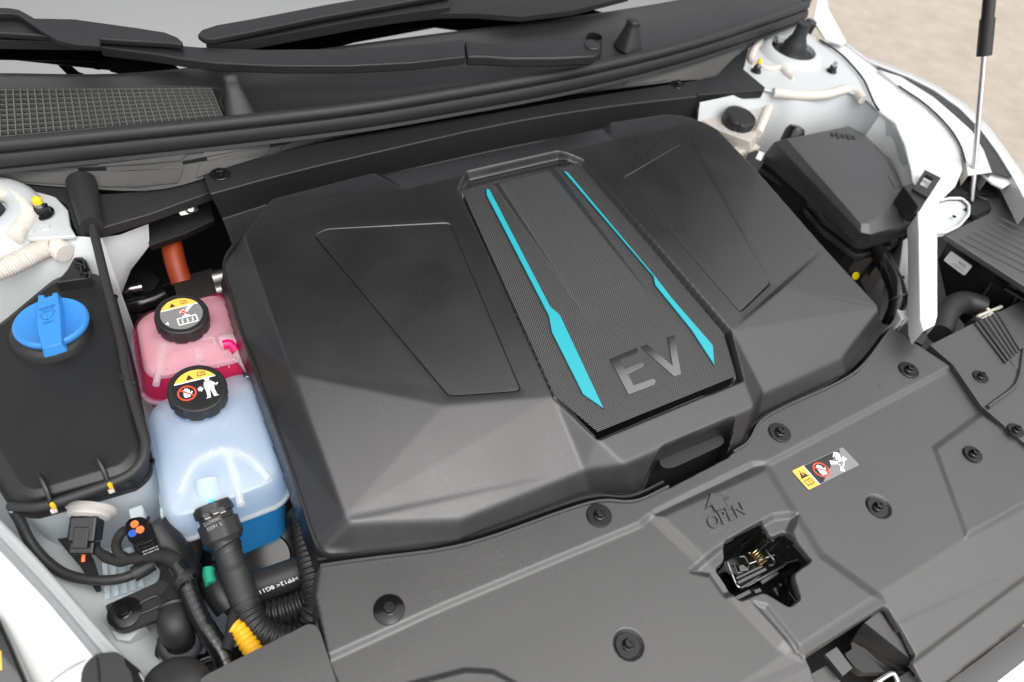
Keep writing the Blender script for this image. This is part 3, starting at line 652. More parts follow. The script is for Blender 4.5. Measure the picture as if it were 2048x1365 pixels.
stop((480, 232), (459, 153), .085, .0165, "black rubber bonnet stop beside the end of the cowl grille")
stop((1256, 92), (1268, 42), .085, .0165, "black rubber bonnet stop right of the wiper pivot")

seal = thing("bonnet_seal", at(800, 200, .045), "long black rubber bonnet seal running across the bay in front of the cowl", "rubber seal")
sp_ = [at(x, y, .048) for x, y in [(-120, 300), (0, 290), (191, 272), (445, 247), (700, 218), (889, 189), (1129, 147), (1350, 96), (1519, 43), (1612, 10)]]
MB().sweep(sp_, [(.0085 * math.cos(t), .0085 * math.sin(t)) for t in np.linspace(0, 2 * math.pi, 16, endpoint=False)], step=.012).build("bulb", "rubber", seal, smooth=60)
MB().sweep([p + V(0, -.0045, -.0125) for p in sp_], [(-.006, .006), (.005, .006), (.0075, .002), (.0085, -.006), (.006, -.011), (-.006, -.011)], step=.012).build("foot", "rubber", seal, smooth=50)
MB().sweep([p + V(0, -.008, -.026) for p in sp_], [(-.006, .002), (.005, .002), (.007, -.002), (-.006, -.002)], step=.012).build("carrier", "satin_black", seal, smooth=30)
MB().box(at(1606, 20, .035), V(.02, .012, 0), V(-.006, .014, 0), V(0, 0, .045)).build("end_cap", "rubber", seal, bevel=.003)
bz = MB(); bz.lathe([(.012, -.03), (.012, 0), (.009, .004), (0, .004)], at(1622, 45, .012), unit(V(.2, 0, 1)), 16); bz.build("end_boot", "rubber", seal)

apron = thing("cowl_apron", at(500, 330, .02), "grey sound insulation apron with moulded pads under the bonnet seal", "apron")
top_px = [(-120, 330), (0, 322), (150, 310), (342, 292), (520, 274), (700, 250), (958, 210), (1129, 172), (1350, 116), (1470, 76), (1560, 44)]
mid_px = [(-120, 334), (0, 338), (150, 340), (342, 330), (520, 296), (700, 261), (958, 216), (1129, 181), (1350, 135), (1455, 105), (1540, 62)]
low_px = [(-120, 352), (0, 363), (150, 376), (330, 378), (520, 318), (700, 272), (958, 224), (1129, 192), (1350, 163), (1437, 151), (1505, 85)]
tl = lambda px, z: rs(spline([at(x, y, z) for x, y in px], .01))
A0, A1, A2 = tl(top_px, .024), tl(mid_px, .012), tl(low_px, -.002)
MB().sheet([A0, A1, A2]).build("sheet", "apron_grey", apron, smooth=20)
def apt(u, v):
    i = u * 59; k = int(min(58, max(0, i))); t = i - k; f = lambda A: A[k] * (1 - t) + A[k + 1] * t
    return f(A0) * (1 - v) + f(A1) * v if v <= 1 else f(A1) * (2 - v) + f(A2) * (v - 1)
nrm = V(0, -.75, .66)
for k in range(9):
    u0, u1 = .045 + k * .0845, .045 + k * .0845 + .068
    for v0, v1, sh in ((.12, .86, -.006), (1.12, 1.86, 0)):
        if k == 2 and v0 > 1: u1 = u1 + .0
        pts = [apt(u0 + sh + (u1 - u0) * t, v0) for t in (0, .5, 1)] + [apt(u0 + sh + (u1 - u0) * t, v1) for t in (1, .5, 0)]
        MB().prism(rounded([p + nrm * .0026 for p in pts], .004, 3), -nrm * .0035).build("pad", "apron_grey", apron, bevel=.0005)
for k in range(8):
    a = apt(.045 + k * .0845 + .066, 1.0) + nrm * .0016; b = apt(.045 + (k + 1) * .0845 + .004, 1.0) + nrm * .0016
    MB().box((a + b) / 2, b - a, V(0, 0, .004), V(0, .002, 0)).build("crease_clip", "deep_black", apron, smooth=0)

rail = thing("cowl_rail", at(280, 410, -.008), "black plastic rail below the insulation apron on the left", "trim rail")
rl = [(-60, 360), (0, 362), (79, 371), (150, 375), (205, 388), (308, 380), (410, 346), (426, 383), (300, 428), (192, 460), (165, 465), (147, 452), (134, 408), (100, 391), (0, 376), (-60, 370)]
MB().prism([at(x, y, -.006) for x, y in rl], V(0, 0, -.014)).build("panel", "cowl_plastic", rail, bevel=.002)
br = [(1380, 164), (1437, 150), (1470, 112), (1500, 84), (1490, 130), (1487, 138), (1531, 175), (1528, 180), (1396, 190)]
rail2 = thing("cowl_bracket", at(1450, 170, 0), "flat black plastic bracket between apron and right suspension tower", "bracket")
MB().prism([at(x, y, .004) for x, y in br], V(0, 0, -.016)).build("panel", "satin_black", rail2, bevel=.0015)

brace = thing("cross_beam", at(900, 260, .01), "long black cross beam behind the motor cover with a bolt at each end", "beam")
r0 = tl([(406, 349), (560, 305), (700, 273), (992, 224), (1200, 190), (1396, 160)], .008)
r1 = tl([(421, 388), (560, 351), (700, 317), (992, 251), (1200, 216), (1394, 193)], .006)
r2 = tl([(445, 438), (560, 402), (720, 362), (992, 300), (1200, 262), (1392, 234)], -.034)
r3 = tl([(470, 505), (560, 465), (720, 425), (992, 345), (1200, 300), (1400, 268)], -.044)
r4 = [p + V(0, 0, -.08) for p in r3]
MB().sheet([[p + V(0, .004, -.02) for p in r0], r0, r1, r2, r3, r4]).build("beam_skin", "satin_black", brace, bevel=.0022, bang=20)
for x, y in ((440, 349), (1355, 170)): bolt(brace, at(x, y, .0075), .0125)

wiper = thing("windscreen_wiper", at(1180, 95, .06), "black wiper reaching left over the cowl from its round pivot cap", "wiper", "wipers on the windscreen")
def slab(name, px, z, th, m, par, bev=.0025): return MB().prism([at(x, y, z) for x, y in px], V(0, 0, -th)).build(name, m, par, bevel=bev, seg=3)
up_px = [(199, 71), (300, 85), (400, 94), (520, 99), (700, 97), (820, 90), (928, 79)]; lo_px = [(931, 113), (820, 125), (700, 131), (560, 131), (440, 126), (360, 117), (310, 108), (200, 94)]
slab("arm_shaft", up_px + lo_px, .088, .013, "satin_black", wiper)
slab("arm_head", [(930, 79), (960, 85), (1010, 86), (1080, 82), (1160, 77), (1185, 77), (1200, 88), (1200, 104), (1188, 111), (1100, 116), (1020, 116), (970, 112), (934, 112)], .089, .016, "satin_black", wiper, .004)
slab("arm_rod", [(-40, 14), (20, 16), (38, 19), (60, 31), (85, 46), (115, 62), (140, 67), (200, 72), (200, 92), (150, 89), (115, 81), (90, 66), (60, 46), (36, 30), (20, 28), (-40, 28)], .108, .006, "satin_black", wiper, .0015)
MB().lathe([(.0125, 0), (.0125, .003), (.011, .0045), (0, .005)], at(1183, 95, .087), UP, 28).build("pivot_cap", "cowl_plastic", wiper, smooth=40)
MB().lathe([(.004, 0), (.004, .003), (0, .0035)], at(944, 113, .083), unit(V(0, -1, .2)), 12).build("hinge_pin", "dark_steel", wiper)
MB().lathe([(.018, -.03), (.016, 0), (.012, .02)], at(1184, 97, .050), UP, 20).build("pivot_post", "matte_black", wiper)
blade1 = slab("wiper_blade", [(-40, 34), (60, 36), (152, 38), (260, 53), (330, 64), (355, 74), (366, 84), (362, 89), (340, 86), (240, 80), (172, 76), (-40, 63)], .098, .008, "satin_black", wiper, .0025)
slab("rubber_lip", [(-40, 62), (172, 76), (340, 86), (362, 90), (345, 93), (170, 84), (-40, 80)], .088, .012, "matte_black", blade1, .001)
slab("joint_cap", [(152, 38), (166, 43), (172, 58), (173, 76), (160, 75), (152, 60)], .0985, .008, "satin_black", blade1, .001)
wiper2 = thing("windscreen_wiper", at(640, 30, .09), "black wiper whose blade tip lies on the glass at the top centre", "wiper", "wipers on the windscreen")
blade2 = slab("wiper_blade", [(394, 69), (402, 60), (430, 51), (500, 38), (640, 11), (740, -6), (900, -32), (900, -12), (640, 34), (540, 55), (430, 78), (405, 77)], .098, .008, "satin_black", wiper2, .0025)
slab("rubber_lip", [(410, 78), (540, 56), (640, 36), (900, -10), (900, 14), (720, 40), (600, 62), (480, 84), (412, 90)], .087, .014, "matte_black", blade2, .001)
slab("dark_slab", [(640, 30), (760, 8), (900, -12), (1050, -16), (1260, -8), (1150, 20), (1040, 33), (950, 26), (880, 26), (800, 34), (640, 58)], .08, .01, "matte_black", blade2, .002)  # flat dark slab running right from the blade

# ================================================================ right side of the body
bw = thing("inner_fender", at(1640, 130, 0), "white inner fender with the suspension tower at the top right", "inner fender")
seam = [(1590, 50), (1648, 84), (1681, 108), (1710, 138), (1729, 163), (1747, 204), (1760, 224)]
front = [(1528, 180), (1600, 194), (1690, 180), (1730, 196), (1760, 224)]
tt = [(1480, 140), (1497, 90), (1540, 58)] + seam + [(1730, 196), (1690, 180), (1600, 194), (1528, 180)]
MB().prism([at(x, y, 0) for x, y in tt], V(0, 0, -.006)).build("tower_top", "primer_white", bw, bevel=.003)
w0 = [at(x, y, -.002) for x, y in [(1400, 205), (1528, 181), (1600, 195), (1690, 181), (1730, 197), (1760, 225), (1790, 262), (1812, 320)]]
w0 = list(rs(spline(w0, .01))); w1 = [p + V(-.002, -.012, -.03) for p in w0]; w2 = [p + V(-.02, -.02, -.12) for p in w0]; w3 = [p + V(-.03, -.02, -.34) for p in w0]
MB().sheet([w0, w1, w2, w3]).build("tower_wall", "primer_white", bw, smooth=60)
tc_ = at(1582, 110, 0)
MB().lathe([(.060, -.002), (.056, .006), (.048, .012), (.041, .012), (.039, .002), (.039, -.02)], tc_, UP, 48).build("tower_ring", "primer_white", bw, smooth=60)
MB().lathe([(.038, .001), (.037, .004), (.031, .006), (.025, .006), (.021, .012), (.0215, .020), (.018, .025), (.0165, .030), (.013, .036), (.011, .06), (0, .06)], tc_, UP, 40).build("damper_mount", "rubber", bw, smooth=40)
def stud(parent, c, r, top="steel", n=UP):
    b = MB().lathe([(r, 0), (r, .0015), (r * .75, .003)], c, n, 24); hx = lambda t, rr, z: 1 / math.cos((t % (math.pi / 3)) - math.pi / 6) * .9
    b.lathe([(r * .72, .0025), (r * .72, .009), (r * .55, .0105), (0, .0105)], c, n, 24, hx); o = b.build("nut", "black_bolt", parent)
    MB().lathe([(r * .42, .009), (r * .42, .016), (r * .36, .018), (0, .018)], c, n, 16).build("stud", "steel", o)
    if top != "steel": MB().lathe([(r * .43, .016), (r * .40, .021), (r * .2, .0235), (0, .0235)], c, n, 16).build("paint_mark", top, o)
    return o
for x, y, tp in ((1546, 92, "steel"), (1512, 143, "yellow_dot"), (1663, 143, "steel")): stud(bw, at(x, y, .001), .0095, tp)
def bead(parent, pts, r, pitch=0, amp=.05, m="sealer"): return MB().tube(pts, r, 10, pitch, amp).build("sealer_bead", m, parent, smooth=60)
Pz = lambda px, z: [at(x, y, z) for x, y in px]
bead(bw, Pz([(1522, 82), (1508, 100), (1502, 118), (1510, 128)], .003), .006, .006)
bead(bw, Pz([(1519, 133), (1540, 138), (1562, 136), (1575, 148), (1588, 158)], .002), .0055, .005)
bead(bw, Pz([(1546, 186), (1600, 192), (1650, 190), (1690, 180), (1712, 186), (1726, 200)], -.002), .0085)
bead(bw, Pz([(1547, 188), (1533, 225), (1515, 268)], -.03), .008)
bead(bw, Pz([(1742, 240), (1750, 275), (1766, 310)], -.07), .009)
MB().prism(Pz([(1626, 41), (1632, 9), (1640, -30), (1651, -30), (1657, 16), (1694, 84), (1684, 90), (1650, 78)], .012), V(0, 0, -.004)).build("bonnet_hinge", "white_paint", bw, bevel=.0015)
fe = thing("fender", at(1850, 250, 0), "bright white front fender edge at the right beside the paved ground", "fender")
fl = seam[1:] + [(1790, 246), (1810, 290), (1822, 340), (1832, 400), (1836, 432), (1874, 436), (1880, 402), (1912, 372), (1926, 340), (1922, 300), (1903, 262), (1868, 226), (1830, 196), (1794, 172), (1756, 140), (1720, 112), (1692, 90)]
MB().prism([at(x, y, .002) for x, y in fl], V(0, 0, -.006)).build("flange", "white_paint", fe, bevel=.0025)
o2 = [(1758, 139), (1802, 153), (1868, 194), (1912, 232), (1945, 262), (1968, 300), (1985, 345)]; i2 = [(1757, 143), (1797, 172), (1852, 210), (1893, 250), (1918, 285), (1931, 320), (1936, 352)]
MB().sheet([[p + V(0, 0, -.02) for p in Pz(i2, .006)], Pz(i2, .006), Pz(o2, .008), [p + V(.003, 0, -.05) for p in Pz(o2, .008)]]).build("inner_return", "white_paint", fe, bevel=.002)
o3 = [(1690, 84), (1736, 117), (1762, 123), (1824, 147), (1879, 174), (1934, 211), (1978, 253), (2013, 300), (2046, 348), (2080, 410)]; i3 = [(1692, 90), (1734, 121), (1753, 130), (1818, 155), (1868, 180), (1920, 217), (1962, 260), (1996, 306), (2028, 358), (2060, 420)]
MB().sheet([[p + V(0, 0, -.03) for p in Pz(i3, .004)], Pz(i3, .004), Pz(o3, .004), [p + V(.03, .01, -.03) for p in Pz(o3, .004)], [p + V(.07, .02, -.10) for p in Pz(o3, .004)], [p + V(.11, .03, -.35) for p in Pz(o3, .004)]]).build("outer_skin", "white_paint", fe, smooth=60)
MB().sheet([[p + V(0, 0, -.034) for p in Pz(i2, .006)], [p + V(0, 0, -.036) for p in Pz(i3[2:9], .004)]]).build("gap_floor", "deep_black", fe)  # black sheet stands for the shade down in the gap
MB().prism(Pz([(1950, 335), (1958, 326), (2018, 338), (2031, 362), (2006, 376), (1985, 366)], -.004), V(0, 0, -.004)).build("headlamp_tab", "white_paint", fe, bevel=.001)
MB().prism(Pz([(2034, 352), (2110, 400), (2110, 440), (2040, 380)], -.004), V(0, 0, -.004)).build("headlamp_tab", "white_paint", fe, bevel=.001)
MB().sheet([Pz(o2, .0045), Pz(i3[2:9], .001)]).build("gap_shade", "rubber", fe, smooth=60)  # black sheet fills the open gap to imitate its shade
MB().tube(Pz([(1640, 80), (1681, 108), (1710, 138), (1729, 163), (1747, 204), (1758, 221)], .0045), .0016, 6).build("seam_shade", "deep_black", fe)  # black tubes here and below draw the shade in the open seams
MB().tube(Pz([(1797, 172), (1852, 210), (1895, 252), (1920, 290), (1931, 325)], .0075), .0014, 6).build("seam_shade", "deep_black", fe)
rw = [Pz([(1762, 228), (1790, 262), (1812, 322), (1822, 372), (1800, 480), (1790, 650)], z) for z in (.0,)][0]
MB().sheet([Pz([(1762, 226), (1790, 247), (1812, 290), (1826, 345), (1842, 400)], 0), [p + V(-.012, -.002, -.045) for p in Pz([(1762, 226), (1790, 247), (1812, 290), (1826, 345), (1842, 400)], 0)], [p + V(-.03, -.01, -.16) for p in Pz([(1762, 226), (1790, 247), (1812, 290), (1826, 345), (1842, 400)], 0)]]).build("inner_side", "white_paint", fe, smooth=50)
ra = thing("side_rail", at(1855, 550, -.05), "vertical white body rail between the fuse box and the vented black box", "body rail")
rl_ = [(1836, 428, .001), (1838, 470, -.004), (1839, 540, -.014), (1841, 640, -.028), (1848, 662, -.032)]; rr_ = [(1875, 428, .001), (1875, 470, -.004), (1875, 540, -.014), (1875, 632, -.028), (1870, 650, -.032)]
RL, RR = [at(*p) for p in rl_], [at(*p) for p in rr_]
MB().sheet([[p + V(-.002, 0, -.028) for p in RL], [p + V(-.0015, 0, -.004) for p in RL], RL, RR, [p + V(.0015, 0, -.004) for p in RR], [p + V(.002, 0, -.028) for p in RR]]).build("rail_top", "white_paint", ra, bevel=.0015)
MB().prism(Pz([(1806, 478), (1822, 470), (1824, 630), (1804, 640), (1790, 610)], -.06), V(0, 0, -.05)).build("rail_step", "white_paint", ra, bevel=.003)
MB().prism(Pz([(1822, 470), (1842, 476), (1843, 640), (1824, 640)], -.072), V(0, 0, -.04)).build("rail_groove", "primer_white", ra, bevel=.002)
ear = Pz([(1868, 404), (1898, 397), (1924, 397), (1938, 410), (1937, 430), (1918, 452), (1890, 465), (1868, 466)], -.03)
er = rounded(ear, .006, 4); MB().prism([p - V(0, 0, .005) for p in er], V(0, 0, -.004)).build("strut_ear", "primer_white", ra, bevel=.001)
MB().tube(er + er[:1], .0022, 8).build("ear_rim", "white_paint", ra)
MB().lathe([(.003, 0), (.003, .0012), (0, .0012)], at(1908, 434, -.0302), UP, 14).build("ear_hole", "deep_black", ra)
gs = thing("gas_strut", at(1941, 425, -.055), "gas strut with bright rod holding the bonnet up at the right", "gas strut")
g0, g1 = at(1941, 425, -.055), at(1982, 0, .22); gd = unit(g1 - g0); q0 = plane_at(1968, 112, g0, np.cross(gd, np.cross(CAM - g0, gd)))
MB().tube([g0, q0], .0042, 14).build("rod", "steel", gs)
MB().tube([g0 - gd * .012, g0 + gd * .02], .0085, 14).build("ball_socket", "satin_black", gs, smooth=40)
MB().tube([q0, q0 + gd * .052], .0105, 18).build("collar", "satin_black", gs, smooth=40)
MB().tube([q0 + gd * .05, q0 + gd * .46], .0088, 18).build("cylinder", "satin_black", gs, smooth=40)

# brake fluid reservoir
bf = thing("brake_reservoir", at(1470, 250, -.02), "cream plastic brake fluid reservoir with black screw cap", "fluid reservoir")
bc = at(1478, 240, -.022)
rowsb = [Pz(px, z) for px, z in (([(1392, 205), (1455, 196), (1528, 200), (1525, 250), (1500, 285), (1440, 262), (1402, 240)], -.03), ([(1388, 205), (1455, 194), (1532, 198), (1530, 260), (1502, 300), (1438, 270), (1396, 246)], -.045))]
rowsb.append([p + V(0, 0, -.10) for p in rowsb[1]])
MB().sheet(rowsb, True).ngon(rowsb[0]).build("tank", "milky_cream", bf, bevel=.003)
MB().box(at(1488, 300, -.055), V(.055, 0, 0), V(0, .018, 0), V(0, 0, .012)).build("tank_ledge", "milky_cream", bf, bevel=.003)
notch = lambda k: (lambda t, r, z: 1 - .05 * (math.cos(k * t) > .80))
MB().lathe([(.0265, -.012), (.0275, -.010), (.0275, .004), (.026, .0065), (.023, .0075), (.0215, .0062), (0, .0062)], bc + V(0, 0, .002), unit(V(.06, -.12, 1)), 72, notch(16)).build("cap", "satin_black", bf, smooth=30)
MB().lathe([(.0062, 0), (.0062, .0012), (0, .0012)], at(1406, 229, -.0285), UP, 20).build("yellow_mark", "yellow_dot", bf)

# fuse box
fb = thing("fuse_box", at(1680, 420, -.06), "black lidded fuse box right of the motor cover", "fuse box")
ft = Pz([(1572, 278), (1693, 255), (1722, 271), (1771, 318), (1820, 410), (1764, 427), (1738, 447), (1722, 449)], -.018)
fm = Pz([(1548, 284), (1696, 252), (1728, 268), (1779, 318), (1845, 437), (1785, 457), (1740, 470), (1721, 466)], -.028)
fbm = Pz([(1521, 318), (1690, 262), (1730, 278), (1784, 330), (1848, 446), (1790, 469), (1734, 492), (1708, 487)], -.056)
lid = MB(); lid.sheet([fbm, fm, ft], True); tr = tessellate_polygon([[Vector(p) for p in ft]]); lid.add(ft, [tuple(t) for t in tr]); bmd = link("lid", lid.v, lid.f, "shroud_plastic", fb)
def weld(o, d=1e-5):
    bm = bmesh.new(); bm.from_mesh(o.data); bmesh.ops.remove_doubles(bm, verts=bm.verts, dist=d); bmesh.ops.recalc_face_normals(bm, faces=bm.faces); bm.to_mesh(o.data); bm.free()
    b = o.modifiers.new("bevel", 'BEVEL'); b.width = .0018; b.segments = 3; b.limit_method = 'ANGLE'; b.angle_limit = R(12); b.harden_normals = True
weld(bmd)
lf = Pz([(1519, 318), (1563, 346), (1604, 371), (1612, 384), (1617, 408), (1632, 420), (1646, 441), (1680, 466), (1707, 488), (1722, 493), (1760, 484), (1792, 470), (1848, 448)], -.058)
MB().sweep(hard(lf), [(-.002, .003), (.004, .003), (.005, -.002), (-.002, -.003)], step=.004).build("lid_flange", "satin_black", fb)
MB().sweep(hard([p + V(-.006, -.008, -.012) for p in lf]), [(-.002, .003), (.004, .003), (.005, -.002), (-.002, -.003)], step=.004).build("body_flange", "satin_black", fb)
MB().prism([p + V(0, 0, -.001) for p in inset(fbm, .004)], V(0, 0, -.16)).build("body", "satin_black", fb, bevel=.002)
MB().box(at(1822, 458, -.06), V(.03, 0, 0), V(0, .028, 0), V(0, 0, .05)).build("latch_clip", "satin_black", fb, bevel=.002)
MB().box(at(1838, 448, -.047), V(.018, .004, 0), V(-.004, .012, 0), V(0, 0, .006)).build("latch_clip", "satin_black", fb, bevel=.0015)
for x, y in ((1772, 505), (1790, 492), (1758, 522)): MB().box(at(x, y, -.085), V(.02, .004, 0), V(0, .006, 0), V(0, 0, .05)).build("latch_rib", "satin_black", fb, bevel=.001)
MB().prism(Pz([(1776, 352), (1784, 349), (1802, 372), (1790, 377)], -.017), V(0, 0, -.012)).build("lid_tab", "shroud_plastic", fb, bevel=.001)
MB().lathe([(.006, 0), (.006, .001), (0, .001)], at(1711, 552, -.10), unit(V(-.3, -.8, .5)), 18).build("yellow_dot", "yellow_dot", fb)
ffz = Frame(at(1660, 275, -.0172), at(1735, 285, -.0172), at(1655, 262, -.0172))
for i in range(5):
    MB().box(ffz.p(.1 + .14 * i, .5, .0003), ffz.X * .08, ffz.Y * (.5 + .3 * (i % 2)), V(0, 0, .0006)).build("moulded_mark", "satin_black", fb, smooth=0)
bra = MB(); hole = Pz([(1852, 349), (1867, 357), (1854, 377), (1840, 369)], .016); outb = Pz([(1850, 340), (1882, 356), (1856, 396), (1826, 378)], .016)
for i in range(4): bra.prism([outb[i], outb[(i + 1) % 4], hole[(i + 1) % 4], hole[i]], V(0, 0, -.006))
bracket = thing("cable_bracket", at(1845, 380, -.02), "black plastic loop bracket between fuse box and white rail", "bracket")
bra.build("loop", "satin_black", bracket)
MB().prism(Pz([(1806, 372), (1826, 365), (1857, 392), (1845, 414), (1836, 414)], .012), V(0, 0, -.03)).build("block", "satin_black", bracket, bevel=.002)
cb = thing("power_cable", at(1780, 580, -.1), "thick black taped power cable bending down below the fuse box", "cable")
MB().tube([at(1758, 505, -.06), at(1774, 535, -.05), at(1791, 572, -.05), at(1796, 605, -.06), at(1786, 636, -.08), at(1775, 655, -.11), at(1768, 665, -.16)], lambda t: .0125 - .001 * t + .00012 * math.sin(60 * t), 16, step=.003).build("sleeve", "gloss_black", cb, smooth=60)
for x, y, k in ((1790, 562, .0128), (1797, 596, .0126)): MB().lathe([(k, -.002), (k * 1.03, 0), (k, .002)], at(x, y, -.053), unit(V(-.1, -.8, -.3)), 20).build("tape_wrap", "rubber", cb)
cn = thing("harness_connector", at(1690, 290, -.05), "small black connector standing behind the fuse box", "connector")
MB().lathe([(.017, -.02), (.017, .004), (.013, .012), (.006, .014), (0, .014)], at(1588, 268, -.032), unit(V(.3, .2, .9)), 20).build("plug", "gloss_black", cn)
MB().prism(Pz([(1497, 305), (1513, 300), (1534, 308), (1528, 325), (1512, 350), (1490, 330)], -.05), V(0, 0, -.1)).build("socket_block", "satin_black", cn, bevel=.002)
MB().prism(Pz([(1519, 302), (1530, 306), (1522, 322), (1511, 317)], -.0495), V(0, 0, -.002)).build("paper_tag", "sticker", cn)

# vented black box at the right edge
vb = thing("vented_box", at(1990, 480, -.05), "black box with ribbed vented lid at the right edge", "box")
vt = [(1889, 469), (1926, 452), (1976, 428), (1982, 418), (1975, 400), (1945, 386), (1912, 350), (1950, 337), (2048, 380), (2150, 440), (2150, 650), (2048, 572)]
MB().prism(Pz(vt, -.035), V(0, 0, -.010)).build("lid", "shroud_plastic", vb, bevel=.002)
MB().prism(Pz([(1925, 420), (1960, 398), (1976, 404), (1980, 418), (1950, 432)], -.0348), V(0, 0, -.004)).build("strut_recess", "deep_black", vb)
for k in range(7):
    x0, y0 = 1921 + k * 13.6, 479 - k * 7; MB().tube(Pz([(x0, y0), (x0 + 130, y0 + 66)], -.0345), .0016, 6).build("lid_rib", "shroud_plastic", vb)
A_, B_ = at(1889, 474, -.046), at(2060, 580, -.046); vn = unit(np.cross(B_ - A_, UP)); vn = vn if vn[1] < 0 else -vn
def vp(x, y, off=0): return plane_at(x, y, A_ + vn * off, vn)
MB().prism([vp(1895, 482), vp(2090, 600), vp(2090, 760), vp(1960, 690), vp(1895, 610), vp(1875, 520)], -vn * .05).build("side_wall", "gloss_black", vb, bevel=.0015)
sf = Frame(vp(1887, 521, .0016), vp(1929, 552, .0016), vp(1902, 502, .0016))
stk = MB().prism(rounded([sf.p(u, v, .0003) for u, v in ((0, 0), (1, 0), (1, 1), (0, 1))], .003, 3), -.001 * sf.n).build("paper_label", "sticker", vb, smooth=0)
text_on(MB(), sf, "NU7L", .50, .52, .24, .34, bold=.01).build("print", "label_ink", stk, smooth=0)
pr = MB()
for i in range(3): poly_on(pr, sf, [(.30 + .05 * i, .16 + i * .09), (.85, .16 + i * .09), (.85, .19 + i * .09), (.30 + .05 * i, .19 + i * .09)], .0006)
pr.build("print_lines", "print_grey", stk, smooth=0)
for a in ((1984, 566, 1950, 612), (2010, 578, 2048, 600), (2034, 588, 2020, 630)): MB().tube([vp(a[0], a[1], .004), vp(a[2], a[3], .004)], .0022, 8).build("wall_rib", "satin_black", vb)
hc = thing("rubber_hose", at(1925, 620, -.09), "round dark hose end with white clip below the vented box", "hose")
MB().tube(Pz([(1880, 670), (1895, 625), (1925, 605), (1965, 615)], -.10), .017, 18).build("elbow", "rubber", hc, smooth=60)
MB().tube(Pz([(1950, 660), (1975, 640), (2000, 640)], -.095), .015, 16).build("elbow", "rubber", hc, smooth=60)
for x0, y0, x1, y1 in ((1955, 634, 2003, 614), (1962, 640, 1985, 628), (1975, 618, 1988, 640)): MB().tube(Pz([(x0, y0), (x1, y1)], -.082), .0026, 8).build("white_clip", "sealer", hc)
clip = thing("foam_block", at(1822, 670, -.08), "small black block between shroud corner and white rail", "block")
MB().prism(Pz([(1795, 664), (1815, 646), (1856, 674), (1846, 690), (1840, 686)], -.075), V(0, 0, -.03)).build("block", "satin_black", clip, bevel=.002)
tag(MB().prism(Pz([(1480, 310), (1720, 560), (1785, 690), (1640, 620), (1430, 330)], -.13), V(0, 0, -.02)).build("motor_tray", "deep_black"), "black tray deep in the gap between motor cover and fuse box", "tray")

# bumper at the lower right corner
bm_ = thing("bumper", at(2000, 1340, -.14), "white front bumper edge in the lower right corner", "bumper")
r_b = [Pz([(1860, 1392), (1960, 1318), (2048, 1252), (2130, 1190)], -.118)]
r_b += [[p + V(.0, -.012, -.010) for p in r_b[0]], [p + V(.004, -.026, -.016) for p in r_b[0]], [p + V(.01, -.040, -.03) for p in r_b[0]], [p + V(.01, -.046, -.06) for p in r_b[0]], [p + V(.01, -.046, -.3) for p in r_b[0]]]
MB().sheet(r_b[:3]).build("trim_strip", "shroud_plastic", bm_, smooth=60)
MB().sheet(r_b[2:]).build("bumper_skin", "white_paint", bm_, smooth=60)

# ================================================================ left side of the body
lw = thing("inner_fender", at(60, 470, 0), "white inner fender with ribbed cream sealer beads at the left edge", "inner fender")
ltop = [(-120, 352), (0, 366), (60, 378), (112, 394), (136, 420), (141, 452), (152, 472), (60, 478), (-120, 478)]
MB().prism(Pz(ltop, -.006), V(0, 0, -.006)).build("tower_top", "primer_white", lw, bevel=.002)
c_ = at(-48, 432, -.004)
MB().lathe([(.072, -.01), (.066, .004), (.058, .012), (.040, .014), (.034, .010), (.032, -.01)], c_, UP, 40).build("tower_ring", "primer_white", lw, smooth=60)
MB().lathe([(.030, 0), (.026, .006), (0, .006)], c_, UP, 24).build("damper_mount", "rubber", lw)
e0 = rs(spline(Pz([(-120, 478), (0, 479), (60, 478), (150, 473), (205, 478)], -.012), .01))
e0 = list(e0); MB().sheet([e0, [p + V(.0, -.012, -.012) for p in e0], [p + V(0, -.026, -.05) for p in e0], [p + V(0, -.035, -.12) for p in e0], [p + V(0, -.035, -.36) for p in e0]]).build("tower_wall", "primer_white", lw, smooth=60)
MB().sheet([Pz([(190, 478), (240, 470), (297, 448)], -.03), Pz([(198, 540), (250, 515), (299, 492)], -.06), Pz([(203, 600), (236, 570), (262, 540)], -.09), Pz([(212, 660), (228, 630), (238, 600)], -.12), Pz([(216, 740), (230, 720), (240, 690)], -.17)]).build("wall_gusset", "primer_white", lw, smooth=60)
bead(lw, Pz([(-10, 388), (20, 393), (44, 408), (56, 428), (48, 448), (36, 462), (29, 478)], .001), .0088, .0028, .08)
bead(lw, Pz([(-60, 560), (0, 540), (45, 520), (80, 502), (108, 494), (130, 508)], -.02), .0115, .0028, .06)
stud(lw, at(85, 427, -.004), .0125, "yellow_dot")
for x, y in ((60, 465), (90, 455)): MB().lathe([(.0055, -.001), (.005, .0009), (0, .0009)], at(x, y, -.0055), UP, 16).build("spot_weld", "primer_white", lw)
lfn = thing("fender", at(80, 1200, -.06), "white front fender panel in the lower left corner", "fender")
LA = [(-160, 940), (0, 1103), (96, 1206), (185, 1313), (240, 1385), (290, 1450)]
def off(px, dx, dy=0): return [(x + dx, y + dy) for x, y in px]
fo_rows = [[p + V(-.16, .01, -.13) for p in Pz(LA, -.058)], [p + V(-.09, .005, -.050) for p in Pz(LA, -.058)], [p + V(-.03, .002, -.010) for p in Pz(LA, -.058)], Pz(LA, -.058), [p + V(.002, 0, -.003) for p in Pz(LA, -.058)], [p + V(.002, 0, -.03) for p in Pz(LA, -.058)]]
MB().sheet(fo_rows).build("outer_skin", "white_paint", lfn, smooth=40)
LB = [(-160, 870), (0, 1036), (120, 1166), (210, 1270), (292, 1356), (360, 1440)]
a_, b_ = rs(spline(Pz(LA, -.066), .01)), rs(spline(Pz(LB, -.080), .01)); rows = []
